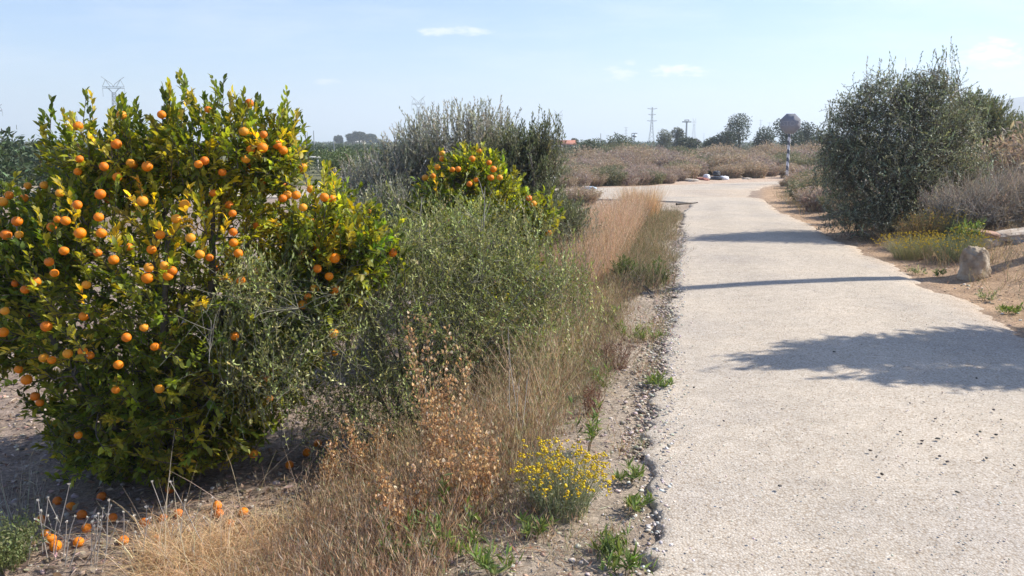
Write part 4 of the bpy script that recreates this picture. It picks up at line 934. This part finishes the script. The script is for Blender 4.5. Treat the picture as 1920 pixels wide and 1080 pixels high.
for px_, y, sc, k, lab in [(1497, 29.5, .55, 0, 'brown bush at the foot of the stop sign'), (1515, 27.5, .6, 2, 'grey-green bush right of the stop sign foot'), (1530, 25.5, .55, 0, 'brown bush on the right road edge before the sign'), (1560, 22.5, .62, 1, 'pinkish-grey bush on the right road edge left of the big olive'),
                           (1545, 27, .8, 2, 'taller grey-green bush behind the sign bushes'), (1570, 25, .8, 0, 'taller brown bush beside the big olive, sign side'), (1590, 20, .6, 0, 'brown bush touching the left flank of the big olive'), (1530, 31, .9, 1, 'pinkish-grey bush behind the sign pole to the right'),
                           (1560, 34, 1.0, 2, 'grey-green bush far behind the sign to the right'), (1478, 31.2, .3, 0, 'tiny brown tuft at the road corner before the sign')]:
    x = P(px_, 300, y)[0]; place_scrub(max(x, xr(y)+.45*sc+.1), y, k, sc, lab, 'bushes along the right road edge')
for x, y, sc, k, lab in [(7.0, 16.2, .55, 0, 'low brown bush on the shoulder left of the big olive'), (7.4, 17.6, .5, 2, 'low grey-green bush on the shoulder further up'), (7.5, 19.2, .6, 1, 'low pinkish-grey bush on the shoulder near the bend'), (7.9, 20.6, .55, 0, 'low brown bush on the shoulder at the bend'), (8.5, 22.3, .7, 2, 'grey-green bush on the inside of the bend'),
                         (9.8, 12, 1.1, 1, 'pinkish-grey bush beyond the right edge behind the rocks'), (10.5, 16, 1.3, 0, 'brown bush beyond the right edge behind the dry shrubs'), (9.6, 18, 1.1, 0, 'brown bush below the olive tree at the right edge'), (11, 19.5, 1.0, 1, 'pinkish-grey bush at the right edge below the dark round olive'), (8.6, 16.5, .9, 1, 'pinkish-grey bush close behind the big dark olive'),
                         (2.9, 19.6, .5, 1, 'low pinkish-grey bush hidden behind the straw-orange clumps'), (1.9, 22.3, .5, 0, 'low brown bush before the left arm of the cross road'), (.6, 22.4, .55, 2, 'low grey-green bush before the left arm of the cross road'), (3.4, 21.6, .4, 0, 'small brown bush at the left junction corner'),
                         (-1.0, 22.5, .6, 1, 'pinkish-grey bush furthest left before the cross road'), (-1.6, 18.5, .7, 0, 'brown bush behind the grey olive'), (.2, 20, .7, 1, 'pinkish-grey bush behind the leafy olive tip'), (1.2, 19.5, .5, 2, 'grey-green bush left of the reddish grass')]:
    place_scrub(x, y, k, sc, lab, 'dry bushes on the banks')

# litter by the junction
def lump(name, label, px, py, Y, size, mat, seed, cat, group='rubbish dumped at the junction'):
    x = P(px, 300, Y)[0]; z = g1(x, Y) if py is None else P(px, py, Y)[2]
    return rock(name, label, (x, Y, z), size, mat, seed, cat, .3, random.uniform(0, 3), group=group)
lump('plastic_sheet', 'crumpled white plastic caught in the shrub behind the leafy olive', 1036, 336, 11.5, (.1, .08, .12), M['litterwhite'], 3, 'plastic rubbish')
lump('plastic_bag', 'flat pale plastic bag lying at the far edge of the cross road', 1107, 355, 28.9, (.65, .4, .22), M['litterblue'], 4, 'plastic rubbish')
lump('rubbish_board', 'long red-brown board lying in the rubbish heap at the junction', 1318, 336, 36.8, (1.5, .5, .16), M['litterred'], 5, 'rubbish')
lump('plastic_bag', 'white plastic bag on top of the rubbish heap', 1326, 331, 36.9, (.35, .3, .22), M['litterwhite'], 6, 'plastic rubbish')
lump('rubbish_bag', 'dark bag in the middle of the rubbish heap', 1341, 334, 37, (.9, .4, .16), M['litterdark'], 7, 'rubbish')
lump('plastic_bag', 'pale bag at the right end of the rubbish heap', 1359, 334, 37, (.5, .4, .2), M['litterwhite'], 8, 'plastic rubbish')
lump('rubbish_sack', 'large dark sack behind the rubbish heap under the scrub', 1345, 325, 38.4, (.8, .4, .25), M['litterdark'], 9, 'rubbish')
lump('rubble_pile', 'small heap of pale rubble right of the rubbish', 1402, 335, 37.5, (.5, .4, .1), M['slab'], 10, 'rubble')
lump('rubble_pile', 'low mound of tan rubble left of the rubbish', 1296, 338, 35.8, (1.2, .6, .14), M['slab'], 11, 'rubble')
# fallen branch on the tarmac edge
p = GP(1268, 388); q_ = GP(1308, 386)
b = Bag(); tubes(b, spline(np.array([p*0+[0, 0, .07]]), np.array([q_-p+[0, 0, .09]]), 8, .08), np.linspace(.035, .015, 8)[None], 6)
tag(b.build('fallen_branch', M['bark'], None, True), 'short dark branch lying on the left road edge at the junction corner', 'branch').location = [float(a) for a in p]

# ================================================================ FAR TREES, ORCHARD
def fartree(name, label, cat, x, y, w, h, pal, seed, lobes=5, nleaf=2600, ls=.3, trunk=.12, group=None, tall=False, bottom=.25):
    z = g1(x, y); root = empty(name, (x, y, z), label, cat, group)
    b = Bag(); ell = []
    for k in range(lobes):
        a = random.uniform(0, TAU); r = random.uniform(.1, .5)*w/2
        cz_ = h*(bottom+(1-bottom)*random.uniform(.25, .78)); ell.append((np.array([math.cos(a)*r, math.sin(a)*r, cz_]), np.array([w*.3, w*.3, min(h-cz_, h*.3)])*random.uniform(.8, 1.1)))
    pos, nn, _ = sample_ells(ell, nleaf, .7)
    pos[:, 2] = np.clip(pos[:, 2], .05, None)
    inst(b, 'slim', pos, nn*.5+rdir(nleaf), rdir(nleaf)*.7+np.array([0, 0, .6]), ls*R.uniform(.5, 1.3, nleaf), ls*.45*R.uniform(.6, 1.3, nleaf), cols(nleaf, pal, .25))
    b.build('crown', M['olive'], root)
    b = Bag(); en = np.array([e[0] for e in ell]); tubes(b, spline(en*0+np.array([0, 0, -.1]), en, 6, .12, .1), trunk*np.linspace(1, .3, 6)[None]*np.ones((lobes, 1)), 6); b.build('trunk', M['bark'], root)
    return root
DK = [(.05, .07, .04, 4), (.035, .05, .03, 3), (.08, .1, .06, 2)]
MG = [(.1, .12, .07, 4), (.07, .09, .05, 3), (.15, .16, .1, 1)]
def ft(px0, px1, top, Y, lab, pal=DK, name='tree', cat='tree', **k):
    x0, x1 = P(px0, 272, Y)[0], P(px1, 272, Y)[0]; x = (x0+x1)/2; h = P(px0, top, Y)[2]-g1(x, Y)
    return fartree(name, lab, cat, x, Y, abs(x1-x0)*1.45, h*1.18, pal, 1, **k)
ft(1362, 1410, 224, 120, 'tall dark tree with a gap under its crown, left of the stop sign', lobes=6, bottom=.3)
ft(1340, 1380, 254, 118, 'lower dark bushy tree at the left foot of the tall dark tree', lobes=5, bottom=.0)
ft(1408, 1450, 236, 112, 'rounded mid-dark tree halfway between the tall tree and the sign', lobes=6, bottom=.05)
ft(1456, 1500, 234, 105, 'dark tree directly behind the stop sign', lobes=6, bottom=.05)
ft(1492, 1528, 231, 108, 'dark tree just right of the stop sign', lobes=5, bottom=.05)
ft(1510, 1560, 252, 80, 'low grey-green tree between the sign and the big olive', MG, lobes=5, bottom=.0)
ft(1540, 1600, 262, 60, 'grey-green bushy tree partly behind the big olive', MG, lobes=5, bottom=.0, ls=.2)
ft(1128, 1185, 255, 75, 'broad rounded green tree behind the scrub, right of the red-roofed house', MG, lobes=8, bottom=.0, ls=.2)
ft(1082, 1135, 266, 72, 'lower green bush joined to the left of the broad rounded tree', MG, lobes=6, bottom=.0, ls=.2)
ft(1232, 1262, 249, 130, 'pale grey feathery tree, left of a narrow one', [(.16, .17, .13, 4), (.12, .13, .09, 2)], lobes=6, bottom=.0)
ft(1262, 1282, 246, 132, 'narrow pointed grey tree left of the small hut', [(.12, .13, .1, 4), (.09, .1, .07, 2)], lobes=5, bottom=.0)
ft(1275, 1315, 262, 118, 'low dark bush in front of the small hut', DK, lobes=4, bottom=.0)
ft(1312, 1345, 264, 120, 'green bush right of the small hut', MG, lobes=5, bottom=.0)
ft(1072, 1084, 263, 190, 'small tree right beside the red-roofed house', DK, lobes=4, bottom=.1)
ft(1036, 1046, 261, 200, 'small dark tree left of the red-roofed house', DK, lobes=4, bottom=.1)
for px0, px1, top, lab in [(629, 643, 259, 'small umbrella-shaped pine standing alone left of the pine group'), (650, 668, 256, 'pine over the white farm building'), (664, 684, 252, 'tallest pine of the distant group'), (682, 702, 256, 'broad pine right of the tallest one'), (698, 722, 264, 'low dark tree at the right end of the pine group')]:
    ft(px0, px1, top, 420, lab, [(.04, .055, .035, 4), (.03, .04, .03, 2)], 'pine_tree', 'pine tree', lobes=6, nleaf=2200, ls=.9, trunk=.35, bottom=.45 if top < 262 else 0, group='distant pines')

# orchard
OP = [fartree('orchard_tree', 'x', 'orchard tree', 0, 0, 2.6, 1.8, [(.1, .14, .04, 4), (.14, .17, .045, 3), (.07, .1, .03, 3)], 1, 6, 1500, .2, .06, 'x', bottom=0.),
      fartree('orchard_tree', 'x', 'orchard tree', 0, 0, 2.8, 1.9, [(.07, .1, .045, 4), (.05, .075, .035, 3)], 1, 6, 1500, .2, .06, 'x', bottom=0.)]
ou = [0, 0]
def orch(x, y, k, sc, lab, grp):
    z = g1(x, y); rz = random.uniform(0, TAU); s = (sc, sc, sc*random.uniform(.85, 1.05))
    if not ou[k]:
        ou[k] = 1; o = OP[k]; o.location = (x, y, z); o.scale = s; o['label'] = lab; o['group'] = grp
    else: dup(OP[k], (x, y, z), rz, s, lab, grp)
for y in (46, 52, 59, 67, 77):
    for px_ in np.arange(535+R.uniform(0, 30), 800, 2.9*1493/y): orch(P(px_, 280, y)[0], y+R.normal(0, .6), 0, random.uniform(.85, 1.1), 'yellow-green orchard tree in the near rows beyond the olives', 'near orchard rows')
for y in (90, 105, 125, 150, 185, 230):
    for px_ in np.arange(535+R.uniform(0, 10), 830, 3.6*1493/y): orch(P(px_, 275, y)[0], y+R.normal(0, 1), 1, random.uniform(.9, 1.15), 'dark green orchard tree in the far rows toward the pines', 'far orchard rows')
for y in (20, 26, 34, 46):
    for px_ in np.arange(-60+R.uniform(0, 30), 150, 2.8*1493/y): orch(P(px_, 290, y)[0], y, 1, random.uniform(1.0, 1.25), 'dark orchard tree seen behind the left flank of the big orange tree', 'orchard trees at the left edge')
# distant groves as one mass
b = Bag(); n = 70000
Y = 240+1500*R.uniform(0, 1, n)**1.5; X = R.uniform(-.68, .68, n)*Y
hh = R.uniform(.2, 1, n)*(1.5+1.0*(vn(X/40, Y/60, 4)+.5))
D = rdir(n); inst(b, 'slim', np.stack([X, Y, -.4+hh], -1), D, rdir(n)+np.array([0, 0, .5]), Y*.0045*R.uniform(.5, 1.3, n), Y*.003*R.uniform(.5, 1.3, n), cols(n, [(.06, .085, .04, 4), (.09, .11, .055, 3), (.13, .13, .08, 1)], .2))
n2 = 60000; Y2 = R.uniform(75, 260, n2); X2 = R.uniform(.02, .62, n2)*Y2; h2_ = R.uniform(.05, 1, n2)*(.7+.8*(vn(X2/9, Y2/14, 6)+.5))
inst(b, 'slim', np.stack([X2, Y2, h2_-.1], -1), rdir(n2), rdir(n2)+np.array([0, 0, .5]), Y2*.0028*R.uniform(.5, 1.3, n2), Y2*.0018*R.uniform(.5, 1.3, n2), cols(n2, [(.12, .12, .07, 4), (.16, .13, .09, 2), (.08, .1, .05, 2)], .2))
tag(b.build('distant_grove', M['olive']), 'far-off dark green groves and scrub merging below the horizon', 'grove', kind='stuff')

# ================================================================ BUILDINGS
def house(label, px0, px1, ybase, yeave, yridge, Y, wall, roofm, name='house', win=2):
    x0, x1 = P(px0, 272, Y)[0], P(px1, 272, Y)[0]; zb = -.4; ze = P(px0, yeave, Y)[2]; zr = P(px0, yridge, Y)[2]; d = max(5, (x1-x0)*.7)
    root = empty(name, (x0, Y, zb), label, 'building'); w = x1-x0
    b = Bag(); V = np.array([(0, 0, 0), (w, 0, 0), (w, d, 0), (0, d, 0), (0, 0, ze-zb), (w, 0, ze-zb), (w, d, ze-zb), (0, d, ze-zb), (0, d/2, zr-zb-.1), (w, d/2, zr-zb-.1)])
    b.add(V, [(0, 1, 5, 4), (1, 2, 6, 5), (2, 3, 7, 6), (3, 0, 4, 7)], [(4, 8, 7), (5, 6, 9)]); b.build('wall', wall, root)
    b = Bag(); o_ = .35; t = .18; H = ze-zb; Rr = zr-zb
    for s in (0, 1):
        ya, yb = (-o_, d/2) if s == 0 else (d+o_, d/2)
        V = np.array([(-o_, ya, H-.05), (w+o_, ya, H-.05), (w+o_, yb, Rr), (-o_, yb, Rr)]); V = np.concatenate([V, V+[0, 0, t]])
        b.add(V, [(0, 1, 2, 3), (4, 7, 6, 5), (0, 4, 5, 1), (1, 5, 6, 2), (2, 6, 7, 3), (3, 7, 4, 0)])
    b.build('roof', roofm, root)
    for k in range(win):
        b = Bag(); cx = w*(k+1)/(win+1); box(b, (cx-.5, -.04, H*.4), (cx+.5, .03, H*.4+1.1)); b.build('window', M['glassdark'], root)
    return root
house('small cream house with a red tiled roof, left of the broad green tree', 1046, 1078, 279, 271, 264, 185, M['creamwall'], M['tile'])
house('low white shed in front of the red-roofed house', 1040, 1052, 279, 275.5, 274, 150, M['whitewall'], M['darkroof'], 'shed', 1)
house('small pale hut with a dark roof among the trees right of centre', 1292, 1310, 279, 267, 262, 125, M['creamwall'], M['darkroof'], 'hut', 1)
house('white farm building under the distant pines', 653, 682, 275, 267, 264, 425, M['whitewall'], M['whitewall'], 'farm_building', 3)
house('long low white building right of the distant pines', 726, 742, 276, 272, 271, 380, M['whitewall'], M['whitewall'], 'farm_building', 2)

# ================================================================ PYLONS
def pylon_v(b, h):     # wide flat head with raised V arms
    th = .14; ws = [(0, .07*h), (.35, .045*h), (.62, .03*h), (.78, .022*h)]
    for sx in (-1, 1):
        for sy in (-1, 1):
            pts = [(sx*w, sy*w, z*h) for z, w in ws]
            for p, q in zip(pts, pts[1:]): bar(b, p, q, th)
    for (z0, w0), (z1, w1) in zip(ws, ws[1:]):
        n = 3
        for k in range(n):
            a, c = k/n, (k+1)/n; za, zc_ = (z0+(z1-z0)*a)*h, (z0+(z1-z0)*c)*h; wa, wc = w0+(w1-w0)*a, w0+(w1-w0)*c
            for sy in (-1, 1):
                bar(b, (-wa, sy*wa, za), (wc, sy*wc, zc_), th*.6); bar(b, (wa, sy*wa, za), (-wc, sy*wc, zc_), th*.6)
                bar(b, (-wc, sy*wc, zc_), (wc, sy*wc, zc_), th*.6)
    W = .145*h
    bar(b, (-W, 0, .84*h), (W, 0, .84*h), th*1.3); bar(b, (-W, 0, .86*h), (W, 0, .86*h), th)
    for s in (-1, 1):
        bar(b, (s*.02*h, 0, .78*h), (s*.1*h, 0, .86*h), th); bar(b, (s*.02*h, 0, .78*h), (s*W*.45, 0, .84*h), th)
        bar(b, (s*.04*h, 0, .86*h), (s*.1*h, 0, .96*h), th*.9); bar(b, (s*.1*h, 0, .96*h), (s*W, 0, .86*h), th*.9); bar(b, (s*.02*h, 0, .9*h), (s*W*1.05, 0, 1.0*h), th)
        bar(b, (s*.0*h, 0, .86*h), (s*.02*h, 0, .9*h), th); bar(b, (s*W, 0, .84*h), (s*W, 0, .72*h), th*.6)
def pylon_t(b, h):     # slender body with three cross arms
    th = .17; ws = [(0, .085*h), (.4, .035*h), (.7, .018*h), (1, .008*h)]
    for sx in (-1, 1):
        for sy in (-1, 1):
            pts = [(sx*w, sy*w, z*h) for z, w in ws]
            for p, q in zip(pts, pts[1:]): bar(b, p, q, th)
    for (z0, w0), (z1, w1) in zip(ws, ws[1:]):
        n = 4
        for k in range(n):
            a, c = k/n, (k+1)/n; za, zc_ = (z0+(z1-z0)*a)*h, (z0+(z1-z0)*c)*h; wa, wc = w0+(w1-w0)*a, w0+(w1-w0)*c
            bar(b, (-wa, -wa, za), (wc, -wc, zc_), th*.6); bar(b, (wa, -wa, za), (-wc, -wc, zc_), th*.6)
    for z, W in ((.97, .13), (.82, .1), (.66, .13)):
        bar(b, (-W*h, 0, z*h), (W*h, 0, z*h), th); bar(b, (-W*h, 0, z*h), (0, 0, (z-.04)*h), th*.7); bar(b, (W*h, 0, z*h), (0, 0, (z-.04)*h), th*.7)
def pylon(kind, px, top, Y, lab, rz=0, name='pylon', cat='pylon'):
    x = P(px, 272, Y)[0]; h = P(px, top, Y)[2]; b = Bag()
    (pylon_v if kind == 'v' else pylon_t)(b, h)
    o = b.build(name, M['pylon']); o.location = (x, Y, 0); o.rotation_euler = (0, 0, rz); tag(o, lab, cat, 'electricity pylons on the horizon')
pylon('v', 222, 144, 480, 'large flat-armed pylon rising behind the big orange tree', .25)
pylon('v', 786, 180, 620, 'flat-armed pylon left of the grey olive top', -.3)
pylon('v', 1046, 206, 850, 'flat-armed pylon just right of the leafy olive tip', .5)
pylon('t', 1221, 201, 700, 'tall slim pylon with three cross arms left of centre-right')
pylon('v', 1300, 221, 1100, 'thin T-shaped pylon right of the stout mast', .9)
pylon('t', 1173, 238, 1500, 'tiny faint pylon left of the tall slim one', .3)
pylon('t', 1367, 233, 1400, 'faint pylon just left of the tall dark tree', .3)
pylon('t', 1424, 224, 1500, 'faint pylon above the rounded mid-dark tree', .6)
pylon('t', 1441, 229, 1700, 'faintest small pylon right of the rounded mid-dark tree', .2)
pylon('t', 1319, 250, 2200, 'tiny pylon right of the small hut', .2)
pylon('v', -2, 195, 520, 'pylon cut by the left edge of the picture', .4)
# stout mast
x = P(1286, 272, 420)[0]; h = P(1286, 227, 420)[2]; b = Bag()
tubes(b, np.array([[(0, 0, 0), (0, 0, h*.5), (0, 0, h)]]), np.array([[.65, .5, .38]]), 8); bar(b, (-2.4, 0, h*.97), (2.4, 0, h*.97), .3); bar(b, (-1.2, 0, h*1.04), (1.2, 0, h*1.04), .2)
bar(b, (-1.2, 0, h*1.04), (0, 0, h*.9), .15); bar(b, (1.2, 0, h*1.04), (0, 0, h*.9), .15)
o = b.build('power_mast', M['pylon']); o.location = (x, 420, 0); tag(o, 'stout dark mast with a short crossbar, left of the T-shaped pylon', 'mast')
for px_, top, Y, lab, w_ in [(589, 245, 90, 'slim pole beyond the right side of the big orange tree', .0), (577, 248, 260, 'faint pole just left of the slim one', 0), (1189, 250, 200, 'pole with a small box near its top, left of the tall slim pylon', 1), (1184, 251, 260, 'thin pole beside the one with a box', 0), (626, 262, 90, 'short pale post in the orchard below the pines', 0), (1126, 250, 500, 'thin pole above the low green bush', 0)]:
    x = P(px_, 272, Y)[0]; h = P(px_, top, Y)[2]; b = Bag(); r = Y*.00055
    tubes(b, np.array([[(0, 0, -.5), (0, 0, h*.5), (0, 0, h)]]), np.array([[r*1.2, r, r*.8]]), 8)
    if w_: box(b, (-.45, -.4, h*.78), (.45, .4, h*.9)); bar(b, (-.7, 0, h), (.7, 0, h), .1)
    o = b.build('utility_pole', M['steel']); o.location = (x, Y, 0); tag(o, lab, 'utility pole')
# low white barrier in the orchard
x0, x1 = P(552, 295, 60)[0], P(600, 295, 60)[0]; b = Bag(); z0 = P(570, 294.6, 60)[2]
box(b, (x0, 60, z0-.09), (x1, 60.12, z0+.06))
for xx in np.linspace(x0+.2, x1-.2, 3): box(b, (xx-.05, 60.02, -.5), (xx+.05, 60.1, z0-.092))
tag(b.build('white_rail', M['whitewall']), 'low white rail beyond the right side of the big orange tree', 'rail')

# ================================================================ HAZE
mh, nt, out = newmat('haze_air')
pv = N(nt, 'ShaderNodeVolumePrincipled'); pv.inputs['Density'].default_value = .0006; pv.inputs['Color'].default_value = (.84, .92, 1, 1); pv.inputs['Anisotropy'].default_value = .2
nt.links.new(pv.outputs[0], out.inputs['Volume'])
b = Bag(); box(b, (float(gx[0])-50, float(gy[0])-50, -4), (float(gx[-1])+50, float(gy[-1])+50, 200)); hz = b.build('haze', mh); tag(hz, 'thin pale haze over the plain', 'haze', kind='stuff')

# ================================================================ LIGHT
AZ, EL = math.radians(14), math.radians(41)
S = Vector((math.cos(AZ)*math.cos(EL), math.sin(AZ)*math.cos(EL), math.sin(EL)))
ld = bpy.data.lights.new('sun', 'SUN'); ld.energy = 4.8; ld.angle = math.radians(.6); ld.color = (1, .945, .84)
lo = bpy.data.objects.new('sun', ld); COL.objects.link(lo); lo.rotation_euler = S.to_track_quat('Z', 'Y').to_euler()
w = bpy.data.worlds.new('World'); SC.world = w; w.use_nodes = True; nt = w.node_tree; nt.nodes.clear()
wo = nt.nodes.new('ShaderNodeOutputWorld'); bg = nt.nodes.new('ShaderNodeBackground')
sky = nt.nodes.new('ShaderNodeTexSky'); sky.sky_type = 'NISHITA'; sky.sun_disc = False; sky.sun_elevation = EL; sky.sun_rotation = math.pi/2-AZ
sky.air_density = 1.1; sky.dust_density = .4; sky.ozone_density = 2.5
tc = nt.nodes.new('ShaderNodeTexCoord'); dirv = tc.outputs['Generated']
# clouds: (direction, size, strength)
def mth(op, a, b_=None, c=None):
    n = nt.nodes.new('ShaderNodeMath'); n.operation = op
    for i, v_ in enumerate((a, b_, c)):
        if v_ is None: continue
        if hasattr(v_, 'links'): nt.links.new(v_, n.inputs[i])
        else: n.inputs[i].default_value = v_
    return n.outputs[0]
sep = nt.nodes.new('ShaderNodeSeparateXYZ'); nt.links.new(dirv, sep.inputs[0])
ya = mth('MAXIMUM', sep.outputs[1], .05)
uu = mth('DIVIDE', sep.outputs[0], ya); vv = mth('DIVIDE', sep.outputs[2], ya)
cmb = nt.nodes.new('ShaderNodeCombineXYZ'); nt.links.new(uu, cmb.inputs[0]); nt.links.new(vv, cmb.inputs[1])
mp2 = nt.nodes.new('ShaderNodeMapping'); mp2.inputs['Scale'].default_value = (16, 46, 1); nt.links.new(cmb.outputs[0], mp2.inputs[0])
nz = noise(nt, mp2.outputs[0], 2.2, 6, .6)
tot = None
for px_, py_, sx, sy, st in [(850, 58, 60, 10, .6), (1160, 138, 34, 13, .7), (1275, 134, 60, 10, 1.0), (1868, 100, 62, 26, 1.0), (1840, 112, 90, 18, .5), (612, 154, 26, 7, .55), (1182, 116, 12, 6, .4), (1690, 122, 40, 10, .3)]:
    d = ray(px_, py_); cu, cv = d[0]/d[1], d[2]/d[1]
    a = mth('MULTIPLY', mth('SUBTRACT', uu, cu), 1493/sx); c = mth('MULTIPLY', mth('SUBTRACT', vv, cv), 1493/sy)
    r2 = mth('ADD', mth('MULTIPLY', a, a), mth('MULTIPLY', c, c))
    m_ = mth('MULTIPLY', mth('MAXIMUM', mth('SUBTRACT', mth('ADD', 1.0, mth('MULTIPLY', mth('SUBTRACT', nz, .5), 5.5)), r2), 0), st)
    m_ = mth('MINIMUM', mth('MULTIPLY', m_, .9), st)
    tot = m_ if tot is None else mth('MAXIMUM', tot, m_)
mp3 = nt.nodes.new('ShaderNodeMapping'); mp3.inputs['Scale'].default_value = (1.3, 7.5, 1); mp3.inputs['Rotation'].default_value = (0, 0, .06); nt.links.new(cmb.outputs[0], mp3.inputs[0])
cir = noise(nt, mp3.outputs[0], 2.4, 6, .62)
cr = ramp(nt, cir, [(.45, (0, 0, 0)), (.8, (.35, .35, .35))])
ms = mixc(nt, tot, cr, (1, 1, 1))
clouded = mixc(nt, ms, mixc(nt, 1.0, sky.outputs[0], (.61, .755, .985), 'MULTIPLY'), (7.4, 7.1, 7.1))
nt.links.new(clouded, bg.inputs[0]); bg.inputs[1].default_value = .105
nt.links.new(bg.outputs[0], wo.inputs[0])

# ================================================================ CAMERA, VIEW
cd = bpy.data.cameras.new('camera'); cd.lens = 28; cd.sensor_width = 36; cd.clip_start = .05; cd.clip_end = 30000
co = bpy.data.objects.new('camera', cd); COL.objects.link(co); co.location = (0, 0, CAMZ); co.rotation_euler = (math.pi/2-PITCH, 0, 0)
SC.camera = co
SC.view_settings.view_transform = 'Standard'; SC.view_settings.look = 'None'; SC.view_settings.gamma = 1; SC.view_settings.exposure = .79
SC.cycles.max_bounces = 6; SC.cycles.transparent_max_bounces = 4; SC.cycles.volume_bounces = 1
